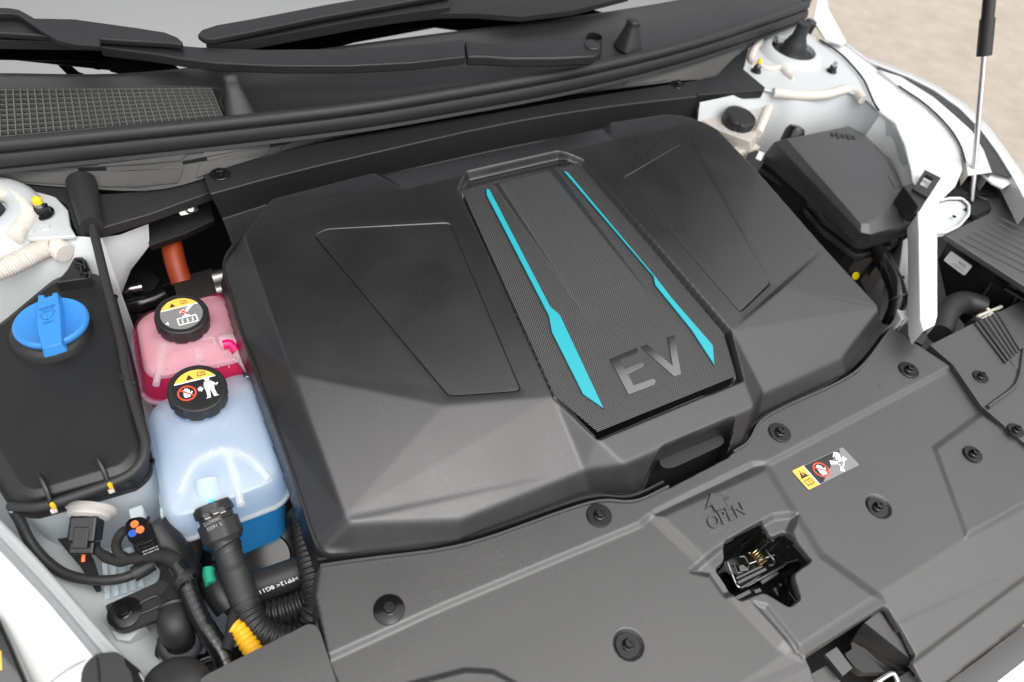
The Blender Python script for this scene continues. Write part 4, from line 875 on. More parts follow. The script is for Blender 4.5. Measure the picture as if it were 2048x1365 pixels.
for t, dz in ((.03, -.012), (.06, 0), (.22, -.006), (.36, -.008), (.44, -.002), (.62, -.004), (.8, .004), (.93, .004), (1.0, -.004), (1.03, -.03), (1.05, -.09)): rows.append([p * (1 - t) + q * t + V(0, 0, dz) for p, q in zip(a_, b_)])
MB().sheet(rows).build("gutter", "primer_white", lfn, smooth=60)
MB().sheet([[p + V(0, .002, -.05) for p in b_], [p + V(.06, .01, -.10) for p in b_], [p + V(.10, .02, -.16) for p in b_]]).build("inner_skin", "primer_white", lfn, smooth=60)
jn = Pz([(98, 1372), (130, 1345), (160, 1326), (184, 1316)], -.0605); MB().tube([p + V(-.003, 0, .0) for p in jn], .0008, 6).build("joint_line", "print_grey", lfn)
hl = thing("headlamp", at(20, 1280, -.1), "sliver of dark headlamp glass at the left bottom edge", "headlamp")
MB().prism(Pz([(-60, 1180), (0, 1236), (22, 1282), (42, 1330), (60, 1372), (80, 1420), (-60, 1420)], -.062), V(0, 0, -.05)).build("lens", "lens_black", hl, bevel=.004)
MB().prism(Pz([(-30, 1300), (2, 1300), (4, 1340), (-30, 1345)], -.0612), V(0, 0, -.01)).build("side_marker", "label_amber", hl, bevel=.001)
bf2 = thing("bonnet_buffer", at(215, 1345, -.07), "black rubber bonnet buffer on the white fender gutter at bottom left", "rubber buffer")
bq = [(163, 1345), (170, 1328), (186, 1312), (205, 1306), (232, 1303), (246, 1312), (252, 1332), (262, 1345), (268, 1372), (250, 1400), (180, 1410), (160, 1390)]
MB().prism(rounded(Pz(bq, -.040), .006, 3), [p + V(0, 0, -.045) for p in inset(rounded(Pz(bq, -.040), .006, 3), -.004)]).build("body", "rubber", bf2, bevel=.006, seg=3)
MB().tube(Pz([(194, 1314), (197, 1335), (199, 1365), (199, 1395)], -.0398), .0009, 6).build("parting_line", "deep_black", bf2)
MB().prism(Pz([(186, 1314), (190, 1308), (204, 1305), (206, 1311), (194, 1316)], -.039), V(0, 0, -.006)).build("lug", "rubber", bf2, bevel=.001)
bt3 = thing("end_buffer", at(350, 1350, -.08), "rounded black plastic cap at the bottom beside the corner panel", "plastic cap")
MB().lathe([(.030, -.05), (.030, -.01), (.026, .0), (.018, .006), (0, .008)], at(345, 1378, -.075), UP, 30).build("cap", "rubber", bt3, smooth=60)

# ================================================================ washer fluid tank with its black upper shell
wt = thing("washer_tank", at(150, 800, -.06), "washer fluid tank with black upper shell and blue screw cap", "washer tank")
wtop = [(-120, 700), (0, 655), (112, 563), (150, 552), (188, 556), (205, 575), (240, 735), (268, 878), (262, 908), (240, 930), (65, 984), (38, 970), (-40, 830)]
wmid = [(-140, 705), (-6, 652), (110, 556), (152, 545), (200, 548), (222, 572), (262, 735), (290, 880), (286, 915), (255, 948), (66, 1000), (26, 986), (-60, 840)]
wlow = [(-140, 720), (-6, 680), (112, 575), (152, 560), (205, 560), (228, 590), (270, 750), (302, 925), (300, 950), (275, 975), (70, 1034), (30, 1022), (-60, 880)]
wl3 = [rounded(Pz(px, z), .012, 3) for px, z in ((wtop, -.045), (wmid, -.050), (wlow, -.080))]
o = MB().sheet(wl3, True).ngon(wl3[0]); ob = link("upper_shell", o.v, o.f, "satin_black", wt); weld(ob)
wrim = wl3[2]
MB().sweep(wrim[-30:] + wrim[:4], [(-.002, .002), (.004, .002), (.004, -.003), (-.002, -.003)], step=.005).build("shell_rim", "satin_black", wt)
wb = inset([p + V(0, 0, -.004) for p in wrim], .003)
MB().prism(wb, [p + V(.01, -.01, -.20) for p in inset(wb, .004)]).build("tank", "milky_white", wt, smooth=50)
# filler neck and cap
nc = at(103, 668, -.044)
MB().lathe([(.042, -.004), (.0395, .004), (.036, .009), (.031, .011), (.029, .009), (.029, 0)], nc, UP, 48).build("filler_neck", "satin_black", wt, smooth=60)
k2 = 220 / 2002
cpc = at(103, 646, -.024); cax = unit(V(0, .05, 1))
cap = MB().lathe([(.028, -.010), (.0350, -.004), (.0362, -.001), (.0362, .002), (.0342, .004), (.0315, .0036), (.0285, .0012), (.0, .0)], cpc, cax, 64).build("screw_cap", "washer_blue", wt, smooth=50)
gr = [(695, 185), (770, 182), (800, 185), (803, 235), (945, 195), (955, 150), (1035, 130), (1050, 200), (1085, 400), (1105, 700), (1120, 1060), (950, 1120), (775, 1155), (700, 900), (665, 650), (680, 400)]
gtop = [at(x * k2, 570 + y * k2, -.0135) for x, y in gr]
MB().prism(gtop, [p + V(0, 0, -.012) for p in inset(gtop, -.0022)]).build("grip_bar", "washer_blue", cap, bevel=.0012)
fw = Frame(at(718 * k2, 570 + 760 * k2, -.0133), at(1045 * k2, 570 + 655 * k2, -.0133), at(690 * k2, 570 + 480 * k2, -.0133))
text_on(MB(), fw, "ONLY", .22, .02, .15, .60, h=.0002).build("lettering", "label_blueink", cap, smooth=0)
text_on(MB(), fw, "WASHER", .01, .96, .17, .98, h=.0002).build("lettering", "label_blueink", cap, smooth=0)
ws = MB(); stroke_on(ws, fw, [(.42, .28), (.30, .33), (.06, .62), (.30, .75), (.60, .78), (.92, .70), (.72, .38), (.60, .32), (.42, .28)], .022, .0002); stroke_on(ws, fw, [(.47, .22), (.49, .36)], .025, .0002); stroke_on(ws, fw, [(.48, .50), (.50, .58)], .025, .0002)
for x in (.2, .38, .58, .76): stroke_on(ws, fw, [(x, .84), (x + .06, .92), (x + .13, .88)], .022, .0002)
ws.build("spray_sign", "label_blueink", cap, smooth=0)
MB().prism(Pz([(133, 540), (148, 514), (165, 513), (176, 526), (177, 556), (150, 560), (110, 566)], -.030), V(0, 0, -.03)).build("mounting_ear", "satin_black", wt, bevel=.002)
for pts in ([(152, 530), (163, 534), (166, 548), (174, 552)], [(154, 522), (168, 524), (174, 540)]): MB().tube(Pz(pts, -.028), .003, 8).build("ear_hook", "gloss_black", wt)
for (x0, y0, x1, y1) in ((82, 957, 103, 1013), (196, 921, 218, 973)):
    a, b = at(x0, y0, -.044), at(x1, y1, -.056); m_ = at((x0 + x1) / 2 + 1, (y0 + y1) / 2 - 4, -.043)
    MB().tube([a + V(0, 0, -.006), a + V(0, 0, .006), m_, b], .0022, 6).build("hose_clip", "satin_black", wt)
    MB().lathe([(.0022, -.003), (.0022, .003), (.0014, .0042), (0, .0042)], at(x1 + 3, y1 - 1, -.052), UP, 12).build("clip_tip", "yellow_tube", wt)
    MB().box(at(x1 + 5, y1 + 9, -.06), V(.005, 0, 0), V(0, .003, 0), V(0, 0, .004)).build("clip_foot", "sealer", wt)
# lower translucent body details
fl_ = Pz([(205, 1110), (262, 1090), (330, 1140), (290, 1190), (215, 1205)], -.15)
MB().prism(fl_, V(0, 0, -.05)).build("tank_foot", "milky_white", wt, bevel=.003)
for k in range(5): MB().tube(Pz([(208 + k * 17, 1108 - k * 3), (216 + k * 17, 1200 - k * 6)], -.148), .003, 8).build("foot_rib", "milky_white", wt)
for q in (((256, 1018), (284, 1008), (290, 1040), (262, 1044)), ((318, 1016), (326, 1012), (340, 1062), (328, 1080))):
    MB().prism(Pz(q, -.10), V(0, 0, -.08)).build("tank_lug", "milky_white", wt, bevel=.002)
# washer hose
wh = thing("washer_hose", at(215, 580, -.02), "black rubber hose running from the cowl boot around the washer tank", "hose")
MB().tube(Pz([(163, 366), (171, 400), (180, 438), (184, 452)], .002), lambda t: .0170 - .0050 * t, 20, step=.004).build("boot", "rubber", wh, smooth=60)
for x, y in ((175, 441), (193, 437)): MB().box(at(x, y, .008), V(.004, 0, 0), V(0, .006, 0), V(0, 0, .006)).build("boot_clip", "gloss_black", wh)
MB().tube([at(182, 444, .002), at(187, 462, -.002), at(201, 520, -.012), at(217, 585, -.022), at(232, 645, -.028), at(244, 695, -.032), at(252, 742, -.035), at(264, 790, -.038), at(282, 850, -.042), at(291, 885, -.045), at(286, 918, -.048), at(264, 946, -.051), at(218, 968, -.053), at(150, 992, -.055), at(90, 1011, -.058), at(50, 1014, -.064), at(22, 1013, -.074)], .0048, 14, step=.006).build("hose", "rubber", wh, smooth=60)
MB().prism(Pz([(236, 747), (256, 750), (272, 763), (266, 768), (252, 762), (238, 758)], -.032), V(0, 0, -.005)).build("holder", "satin_black", wh, bevel=.001)
dh = thing("drain_hose", at(120, 1130, -.12), "thin black drain hose looping below the washer tank", "hose")
MB().tube([at(28, 1022, -.085), at(40, 1042, -.095), at(58, 1080, -.11), at(90, 1120, -.12), at(130, 1148, -.125), at(180, 1160, -.125), at(230, 1160, -.125), at(270, 1148, -.125), at(300, 1130, -.13)], .0050, 14, step=.006).build("hose", "rubber", dh, smooth=60)
MB().tube(Pz([(266, 1150), (290, 1136), (305, 1126)], -.124), .0078, 14).build("end_sleeve", "rubber", dh, smooth=60)
MB().prism(Pz([(16, 1008), (42, 1000), (46, 1022), (28, 1030), (18, 1024)], -.084), V(0, 0, -.006)).build("hose_guide", "sealer", dh, bevel=.001)
fs2 = thing("fabric_strip", at(140, 1090, -.14), "black woven fabric strip hanging beneath the washer tank", "fabric strip")
MB().prism(Pz([(84, 1040), (110, 1036), (140, 1058), (165, 1088), (185, 1115), (196, 1152), (200, 1178), (190, 1180), (158, 1130), (120, 1085)], -.135), V(0, 0, -.006)).build("strip", "cloth", fs2)

# level sensor, pump
ls = thing("level_sensor", at(180, 1055, -.1), "black level sensor plug in a white collar on the washer tank", "sensor plug")
lax = unit(at(178, 1080, -.105) - at(186, 1015, -.09)); lc = at(180, 1024, -.094)
MB().lathe([(.0235, -.004), (.0240, .001), (.020, .003), (.0195, .006), (.014, .008)], lc, unit(lax + V(0, 0, .3)), 30).build("collar", "milky_cream", ls, smooth=60)
sx_ = unit(np.cross(lax, UP)); sz_ = unit(np.cross(sx_, lax))
MB().box(lc + lax * .016 + sz_ * .004, sx_ * .026, lax * .026, sz_ * .022).build("plug_body", "gloss_black", ls, bevel=.003)
MB().box(lc + lax * .030 + sz_ * .002, sx_ * .023, lax * .020, sz_ * .018).build("plug_sleeve", "gloss_black", ls, bevel=.002)
MB().box(lc + lax * .024 + sz_ * .0145, sx_ * .014, lax * .020, sz_ * .003).build("latch", "gloss_black", ls, bevel=.001)
MB().tube([lc + lax * .036 + sz_ * .003, lc + lax * .047 + sz_ * .002], .0018, 8).build("wire", "orange_plug", ls)
pp = thing("washer_pump", at(280, 1080, -.11), "black washer pump with orange and blue wire seals", "pump")
pax = unit(V(.12, -.25, 1)); pc = at(276, 1066, -.098)
pb = MB(); pb.tube([pc - pax * .006 + V(.012, .004, 0), pc + V(.022, -.02, -.03), pc + V(.030, -.045, -.08)], .0175, 24, step=.006); pb.build("motor_body", "satin_black", pp, smooth=60)
f_ = Frame(at(258, 1088, -.078), at(310, 1072, -.078), at(244, 1044, -.078))
MB().prism(rounded([f_.p(u, v) for u, v in ((.0, .1), (.05, .85), (.3, 1.05), (.75, 1.0), (1, .7), (1.05, .15), (.9, -.15), (.2, -.2))], .004, 2), V(0, 0, -.02)).build("plug_head", "gloss_black", pp, bevel=.0015)
for u, v, mm in ((.42, .72, "orange_plug"), (.55, .42, "orange_plug"), (.24, .36, "blue_plug")):
    MB().lathe([(.0036, -.003), (.0036, .0016), (.0014, .0016), (.0011, .0005), (0, .0005)], f_.p(u, v, .0), f_.n, 20).build("wire_seal", mm, pp)
for q in ((.25, .05, .65, .08), (.25, -.1, .65, -.08), (.85, .5, 1.0, .85)): MB().tube([f_.p(q[0], q[1], .001), f_.p(q[2], q[3], .001)], .0016, 6).build("plug_rib", "gloss_black", pp)
fp_ = Frame(at(285, 1106, -.092), at(318, 1093, -.092), at(280, 1092, -.092)); pt = MB()
for k in range(3):                             # worn print, not legible in the photograph
    for j in range(7): stroke_on(pt, fp_, [(.04 + .135 * j, .40 - .36 * k), (.11 + .135 * j - .03 * ((j + k) % 3 == 0), .40 - .36 * k)], .13, .0006)
ring_on(pt, fp_, .2, 1.05, .22, .06, .0006); ring_on(pt, fp_, .72, 1.05, .22, .06, .0006); pt.build("print", "print_grey", pp, smooth=0)
hn = thing("wiring_harness", at(360, 1140, -.1), "black taped wiring harness from the washer plugs down to the bottom edge", "cable")
MB().tube([at(184, 1093, -.11), at(192, 1100, -.11), at(208, 1112, -.11), at(232, 1122, -.11), at(262, 1118, -.108), at(300, 1112, -.105), at(330, 1112, -.103), at(350, 1122, -.103), at(362, 1140, -.105)], lambda t: .0045 + .0030 * t + .0006 * math.sin(40 * t), 12, step=.004).build("branch", "cloth", hn, smooth=60)
MB().tube([at(252, 1060, -.09), at(240, 1070, -.09), at(232, 1090, -.1), at(238, 1108, -.105), at(256, 1118, -.108)], .0046, 12).build("branch", "cloth", hn, smooth=60)
MB().tube([at(355, 1130, -.103), at(366, 1150, -.105), at(380, 1190, -.11), at(398, 1232, -.115), at(420, 1270, -.12), at(440, 1302, -.125), at(452, 1330, -.13)], lambda t: .0088 + .00025 * math.sin(170 * t) + .0005 * (t > .6), 16, step=.0022).build("trunk", "gloss_black", hn, smooth=60)
MB().tube([at(452, 1300, -.12), at(462, 1270, -.118), at(466, 1240, -.118), at(478, 1210, -.12)], .0058, 12).build("branch", "cloth", hn, smooth=60)
MB().lathe([(.0118, -.004), (.0122, 0), (.0118, .004)], at(372, 1160, -.105), unit(V(.35, -.75, -.1)), 20).build("cable_tie", "satin_black", hn)
for k in range(7): MB().box(at(356 + k * 4.5, 1166 - k * 2.2, -.094), V(.0012, 0, 0), V(-.001, .0055, 0), V(0, 0, .002)).build("tie_tooth", "dark_steel", hn, smooth=0)
bk = thing("mounting_plate", at(270, 1225, -.12), "black stamped steel mounting plate with a hexagon bolt at lower left", "bracket")
mp_ = [(210, 1212), (222, 1206), (330, 1158), (345, 1180), (340, 1230), (278, 1253), (250, 1264), (230, 1262), (220, 1246), (216, 1228)]
MB().prism(rounded(Pz(mp_, -.118), .005, 3), V(0, 0, -.006)).build("plate", "satin_black", bk, bevel=.001)
MB().tube(hard(Pz([(276, 1226), (280, 1206), (316, 1190), (322, 1206), (316, 1214), (282, 1228), (276, 1226)], -.1172)), .0014, 8).build("embossed_rim", "satin_black", bk)
bolt(bk, at(249, 1226, -.117), .0150)
MB().prism(Pz([(205, 1240), (222, 1262), (250, 1266), (290, 1250), (258, 1282), (236, 1280)], -.13), V(0, 0, -.03)).build("weld_foot", "primer_white", bk, bevel=.003)

# ================================================================ coolant reservoirs
def ring4(c4, z, rad, n=8): return rounded([at(x, y, z) for x, y in c4], rad, n)
def reservoir(label, c_seam, c_top, zs_, zt, depth, shell, liquid, level, capc, zc, rcap, bands, shoulder=False):
    base = at(*c_seam[0], zs_); th = thing("coolant_reservoir", base, label, "coolant reservoir", "coolant reservoirs left of the motor cover")
    A = ring4(c_seam, zs_, .026); B = ring4(c_top, zt, .022); n = len(A); rows = []
    low = [p + V(0, 0, -.006) for p in inset(A, .002)]
    for k, (t, h) in enumerate(((0, 0), (.10, .45), (.26, .72), (.44, .87), (.58, .95), (.72, .98), (.86, .995), (1, 1)) if shoulder else ((0, 0), (.02, .20), (.08, .45), (.20, .70), (.42, .90), (.72, .985), (1, 1))):
        rows.append([p * (1 - t) + q * t for p, q in zip(A, B)])
        for i, p in enumerate(rows[-1]): p[2] = zs_ + (zt - zs_) * h
    c = np.mean(B, 0)
    for t in (.8, .55, .3, .1): rows.append([c * (1 - t) + q * t + V(0, 0, .004 * (1 - t * t)) for q in B])
    # cross ridges pressed into the dome
    for r in rows[2:]:
        for p in r:
            s_ = (p - A[0])[1]; p[2] += .0016 * math.cos(2 * math.pi * p[1] / bands) ** 3
    if shoulder:
        k = 3; lq = [[p + V(0, 0, -.0015) for p in inset(r, .0022)] for r in rows[:k + 1]]
        MB().sheet(lq, True).ngon(lq[-1]).build("coolant", liquid, th, smooth=60); MB().sheet(rows[:k + 1], True).build("shoulder", shell.replace("milky", "clear"), th, smooth=60); rows = rows[k:]
    dome = MB().sheet(rows, True).ngon(rows[-1]); o = dome.build("upper_tank", shell, th, smooth=60); 
    ss = o.modifiers.new("round", 'SUBSURF'); ss.levels = 1; ss.render_levels = 1
    MB().sweep(A + A[:2], [(-.0022, .0016), (.0030, .0016), (.0036, 0), (.0030, -.0024), (-.0022, -.0024)], step=.004).build("seam_flange", shell, th, smooth=60)
    bot = [p + V(0, 0, -depth) for p in inset(A, .010)]
    MB().sheet([low, [p * .9 + q * .1 for p, q in zip(low, bot)], bot], True).ngon(bot).build("lower_tank", shell.replace("milky", "clear"), th, smooth=60)
    L = inset(A, .0035); zl_ = zs_ + level
    if level > 0:
        L2 = inset(A, .0040); lr = [[V(p[0], p[1], zl_) for p in L2], [V(p[0], p[1], zs_) for p in L]]
    else: lr = [[V(p[0], p[1], zl_) for p in L]]
    lr.append([p + V(0, 0, -depth + .003) for p in inset(A, .0125)])
    MB().sheet(lr, True).ngon(lr[0]).ngon(lr[-1]).build("coolant", liquid, th, smooth=50)
    cc = at(*capc, zc); ax = unit(V(.04, -.10, 1)); lob = lambda t, r, z: 1 - .045 * (math.cos(10 * t) > .55) * (z < .0035)
    MB().lathe([(rcap * .62, -.034), (rcap * .62, -.010)], cc, ax, 30).build("filler_neck", shell, th)
    cpo = MB().lathe([(rcap * .9, -.0150), (rcap, -.014), (rcap, .001), (rcap * .975, .0035), (rcap * .93, .0045), (rcap * .80, .0045), (rcap * .79, .0036), (0, .0036)], cc, ax, 120, lob).build("screw_cap", "satin_black", th, smooth=30)
    e1_ = unit(at(capc[0] + 40, capc[1] - 11, zc) - at(capc[0], capc[1], zc)); e1_ = unit(e1_ - ax * np.dot(e1_, ax)); e2_ = np.cross(ax, e1_); rr = rcap * .785
    o_ = cc + ax * .0037 - e1_ * rr - e2_ * rr
    return th, cpo, Frame(o_, o_ + 2 * rr * e1_, o_ + 2 * rr * e2_), A, B
def amber_segment(fr, par, v0):
    a0 = math.asin((v0 - .5) * 2); ts = np.linspace(a0, math.pi - a0, 24)
    poly_on(MB(), fr, [(.5 + .49 * math.cos(t), .5 + .49 * math.sin(t)) for t in ts], .0004).build("amber_field", "label_amber", par, smooth=0)
    poly_on(MB(), fr, [(.5 - .49 * math.cos(a0), v0 - .025), (.5 + .49 * math.cos(a0), v0 - .025), (.5 + .49 * math.cos(a0), v0), (.5 - .49 * math.cos(a0), v0)], .0005).build("white_bar", "label_white", par, smooth=0)

pink, pcap, pf, PA, PB = reservoir("coolant reservoir holding pink coolant, behind the blue one", [(290, 812), (540, 766), (476, 600), (264, 662)], [(314, 758), (474, 712), (424, 620), (300, 652)], -.118, -.068, .12, "milky_pink", "pink_coolant", -.002, (364, 632), -.046, .0290, .032, True)
disc_on(MB(), pf, .5, .5, .49, .0003, 40).build("label_field", "label_grey", pcap, smooth=0)
amber_segment(pf, pcap, .72)
pictogram_hazard(pf, pcap, .36, .82, .11); book(pf, .64, .83, .13).build("book_sign", "label_ink", pcap, smooth=0)
m_ = MB(); stroke_on(m_, pf, [(.36, .16), (.36, .36), (.80, .36), (.80, .16), (.36, .16)], .03, .0006)
for x in (.46, .58, .70): stroke_on(m_, pf, [(x - .02, .20), (x + .015, .235), (x - .015, .27), (x + .02, .31)], .022, .0006)
stroke_on(m_, pf, [(.50, .40), (.66, .40)], .03, .0006); stroke_on(m_, pf, [(.58, .40), (.58, .46)], .04, .0006); poly_on(m_, pf, [(.07, .30), (.14, .25), (.14, .35)], .0006)
poly_on(m_, pf, [(.46, .52), (.64, .50), (.70, .58), (.84, .70), (.72, .68), (.62, .62), (.48, .60)], .0006); m_.build("hot_steam_sign", "label_white", pcap, smooth=0)
x_ = MB(); stroke_on(x_, pf, [(.48, .49), (.62, .60)], .035, .0009); stroke_on(x_, pf, [(.48, .60), (.62, .49)], .035, .0009); x_.build("red_cross", "label_red", pcap, smooth=0)
blue, bcap, bfm, BA, BB = reservoir("coolant reservoir holding blue coolant, in front of the pink one", [(340, 1092), (586, 1000), (514, 762), (298, 836)], [(352, 1040), (548, 962), (488, 770), (328, 834)], -.128, -.078, .11, "milky_blue", "blue_coolant", -.004, (395, 780), -.052, .0300, .036)
disc_on(MB(), bfm, .5, .5, .49, .0003, 40).build("label_field", "label_black", bcap, smooth=0)
amber_segment(bfm, bcap, .72)
pictogram_hazard(bfm, bcap, .40, .82, .13); book(bfm, .66, .84, .15).build("book_sign", "label_ink", bcap, smooth=0)
r_ = ring_on(MB(), bfm, .27, .42, .20, .035, .0005, 40); stroke_on(r_, bfm, [(.14, .53), (.40, .31)], .035, .0012)
hand(bfm, .27, .42, .22).build("hand_sign", "label_white", bcap, smooth=0); r_.build("prohibition_ring", "label_red", bcap, smooth=0)
m_ = MB(); poly_on(m_, bfm, [(.51, .40), (.56, .40), (.56, .36), (.62, .44), (.56, .52), (.56, .48), (.51, .48)], .0006)
disc_on(m_, bfm, .745, .665, .055, .0006); poly_on(m_, bfm, [(.67, .60), (.82, .60), (.86, .46), (.84, .36), (.66, .36), (.64, .48)], .0006)
poly_on(m_, bfm, [(.66, .35), (.745, .35), (.72, .16), (.62, .16), (.66, .20)], .0006); poly_on(m_, bfm, [(.765, .35), (.845, .35), (.86, .20), (.90, .17), (.79, .17)], .0006)
stroke_on(m_, bfm, [(.84, .55), (.90, .46), (.94, .50)], .03, .0006); m_.build("mechanic_sign", "label_white", bcap, smooth=0)
# pressed ridges and the outlet of the blue tank, return spout of the pink tank
for pts in ([(452, 900), (470, 955), (482, 1010)], [(452, 900), (500, 918), (540, 960)], [(452, 900), (395, 925), (360, 985)]):
    MB().tube(Pz(pts, -.0795), .0042, 10).build("pressed_ridge", "milky_blue", blue, smooth=60)
MB().tube([at(414, 962, -.077), at(418, 990, -.082), at(426, 1018, -.092), at(434, 1045, -.1)], .0125, 16).build("outlet", "milky_blue", blue, smooth=60)
MB().tube([at(414, 966, -.0745), at(420, 995, -.078), at(430, 1030, -.088)], .0055, 12).build("outlet_glow", "cyan_glow", blue, smooth=60)  # bright cyan tube imitates the glow inside the outlet
for pts in ([(395, 700), (405, 760)], [(330, 690), (318, 740), (312, 770)], [(455, 690), (500, 745)]): MB().tube(Pz(pts, -.0705), .0038, 10).build("pressed_ridge", "milky_pink", pink, smooth=60)
MB().tube([at(440, 688, -.066), at(462, 684, -.066), at(478, 700, -.070), at(486, 722, -.078)], .0105, 16).build("return_spout", "milky_pink", pink, smooth=60)
MB().tube([at(446, 690, -.0620), at(462, 688, -.0620), at(474, 704, -.066)], .0060, 12).build("spout_core", "pink_coolant", pink, smooth=60)
dr = MB()
for k in range(26):
    a_, b2 = random.random(), random.random(); p_ = at(318 + 150 * a_ + 12 * b2, 690 + 80 * b2 - 42 * a_, -.0650); q_ = .0009 + .0009 * random.random()
    dr.lathe([(q_, -.001), (q_ * .9, q_ * .5), (q_ * .5, q_ * .85), (0, q_)], p_, UP, 10)
tag(dr.build("condensation", "milky_pink", pink, smooth=60), kind="stuff")
cl = thing("hose_clamp", at(500, 735, -.08), "black hose coupling with spring clamp between pink tank and motor cover", "hose clamp")
MB().tube([at(488, 735, -.085), at(506, 733, -.085), at(540, 726, -.085)], .0155, 18).build("hose_end", "gloss_black", cl, smooth=60)
MB().lathe([(.019, -.003), (.0205, 0), (.019, .003)], at(497, 735, -.085), unit(V(1, .15, 0)), 24).build("ring", "satin_black", cl)
for dy in (-14, 0, 14): MB().box(at(496, 738 + dy, -.068), V(.006, 0, 0), V(0, .004, 0), V(0, 0, .003)).build("spring_leaf", "steel", cl, bevel=.0005)

# big coolant hose with its quick connector
ch = thing("coolant_hose", at(450, 1130, -.12), "thick black coolant hose with quick connector below the blue reservoir", "hose")
h0, h1 = at(428, 1022, -.088), at(445, 1070, -.100); hax = unit(h1 - h0); oct_ = lambda t, r, z: 1 / math.cos(((t + .2) % (math.pi / 4)) - math.pi / 8) * .95
MB().lathe([(.0160, -.008), (.0190, -.007), (.0190, .003), (.018, .004)], h0, hax, 40, oct_).build("connector_ring", "satin_black", ch)
MB().lathe([(.0165, .003), (.0165, .010), (.0198, .011), (.0198, .028), (.0175, .031), (.016, .034)], h0, hax, 40, oct_).build("connector_body", "rubber", ch)
for dx, dy in ((-14, 4), (2, -6), (16, -8)): MB().box(at(428 + dx, 1030 + dy, -.066), V(.006, 0, 0), V(.001, -.007, 0), V(0, 0, .004)).build("clip_tooth", "alloy", ch, bevel=.0008)
fc = Frame(at(411, 1062, -.0705), at(446, 1045, -.0705), at(407, 1050, -.0705)); t_ = MB()
text_on(t_, fc, "210906C", .0, .55, .55, 1.0, h=.001); text_on(t_, fc, "0391 L", .10, -.35, .55, .85, h=.001); t_.build("print", "print_grey", ch, smooth=0)
MB().tube([h0 + hax * .028, at(444, 1066, -.098), at(450, 1088, -.102), at(456, 1108, -.106)], .0142, 24, step=.005).build("socket", "satin_black", ch, smooth=60)
MB().lathe([(.0144, -.002), (.0155, 0), (.0144, .002)], at(454, 1100, -.104), unit(V(.2, -.8, -.2)), 30).build("bead", "satin_black", ch)
MB().tube([at(452, 1096, -.104), at(462, 1122, -.108), at(472, 1150, -.112), at(482, 1182, -.116), at(494, 1216, -.120)], lambda t: .0128 + .0003 * math.sin(70 * t) * (t > .25) + .0010 * (t > .35), 24, step=.003).build("smooth_hose", "rubber", ch, smooth=60)
MB().tube([at(490, 1206, -.119), at(500, 1232, -.122), at(518, 1258, -.124), at(548, 1275, -.126), at(585, 1278, -.128), at(620, 1270, -.13), at(660, 1262, -.13)], lambda t: .0138 - .002 * t, 24, pitch=.0060, amp=.055).build("corrugated_hose", "satin_black", ch, smooth=60)
eh = thing("elbow_hose", at(350, 1220, -.13), "fat matte black foam hose ending in a rubber elbow at lower left", "hose")
MB().tube([at(375, 1070, -.15), at(366, 1110, -.145), at(358, 1150, -.14), at(352, 1190, -.135), at(349, 1222, -.13)], .0178, 24, step=.006).build("foam_sleeve", "cloth", eh, smooth=60)
MB().lathe([(.0176, -.002), (.0188, 0), (.0176, .002)], at(349, 1222, -.13), unit(V(-.1, -.8, .1)), 30).build("sleeve_ring", "rubber", eh)
MB().tube([at(349, 1218, -.13), at(347, 1244, -.124), at(352, 1262, -.128), at(358, 1276, -.150), at(360, 1280, -.19)], .0150, 24, step=.004).build("elbow", "rubber", eh, smooth=60)
MB().lathe([(.0195, -.006), (.0210, -.002), (.0210, .002), (.0185, .004), (.014, .004)], at(362, 1284, -.142), unit(V(.18, -.28, 1)), 36).build("clamp_ring", "rubber", eh, smooth=60)
MB().lathe([(.0225, -.02), (.0240, -.016), (.0240, -.010), (.021, -.008)], at(366, 1296, -.142), unit(V(.18, -.28, 1)), 36).build("flange_ring", "satin_black", eh, smooth=60)
yt = thing("yellow_conduit", at(490, 1275, -.12), "short yellow corrugated conduit beside the thick coolant hose", "conduit")
MB().tube(Pz([(470, 1256), (482, 1264), (492, 1280), (505, 1300), (515, 1318)], -.118), .0085, 16, pitch=.0052, amp=.09).build("conduit", "yellow_tube", yt, smooth=60)
cv = thing("corrugated_conduit", at(622, 1120, -.1), "black corrugated conduit along the left front corner of the motor cover", "conduit")
MB().tube([at(612, 1020, -.14), at(612, 1050, -.125), at(616, 1090, -.118), at(622, 1130, -.116), at(630, 1170, -.116), at(634, 1210, -.12), at(625, 1240, -.13)], .0125, 22, pitch=.0060, amp=.10).build("conduit", "satin_black", cv, smooth=60)
ph = thing("printed_hose", at(560, 1165, -.14), "horizontal black rubber hose with white print behind the coolant hose", "hose")
MB().tube([at(478, 1182, -.15), at(520, 1172, -.148), at(570, 1155, -.146), at(620, 1136, -.145)], .0165, 20).build("hose", "rubber", ph, smooth=60)
fh = Frame(at(608, 1148, -.128), at(518, 1182, -.128), at(612, 1155, -.128)); text_on(MB(), fh, "C >PP12< 8G11", 0, 0, 1, 1, h=.001).build("print", "label_white", ph, smooth=0)
cv2 = thing("corrugated_conduit", at(590, 1215, -.14), "second black corrugated conduit lying under the printed hose", "conduit")
MB().tube([at(540, 1230, -.145), at(575, 1220, -.142), at(610, 1205, -.14), at(640, 1190, -.14)], .0130, 20, pitch=.0062, amp=.09).build("conduit", "satin_black", cv2, smooth=60)
pm = thing("water_pump", at(520, 1120, -.18), "glossy black pump housing deep below the blue reservoir", "pump")
MB().lathe([(.052, -.06), (.052, 0), (.048, .006), (.03, .008), (.028, .004), (0, .004)], at(530, 1118, -.235), unit(V(-.1, -.4, 1)), 40).build("housing", "gloss_black", pm, smooth=40)
MB().prism(Pz([(470, 1105), (590, 1062), (600, 1100), (520, 1140)], -.245), V(0, 0, -.05)).build("bracket", "gloss_black", pm, bevel=.003)
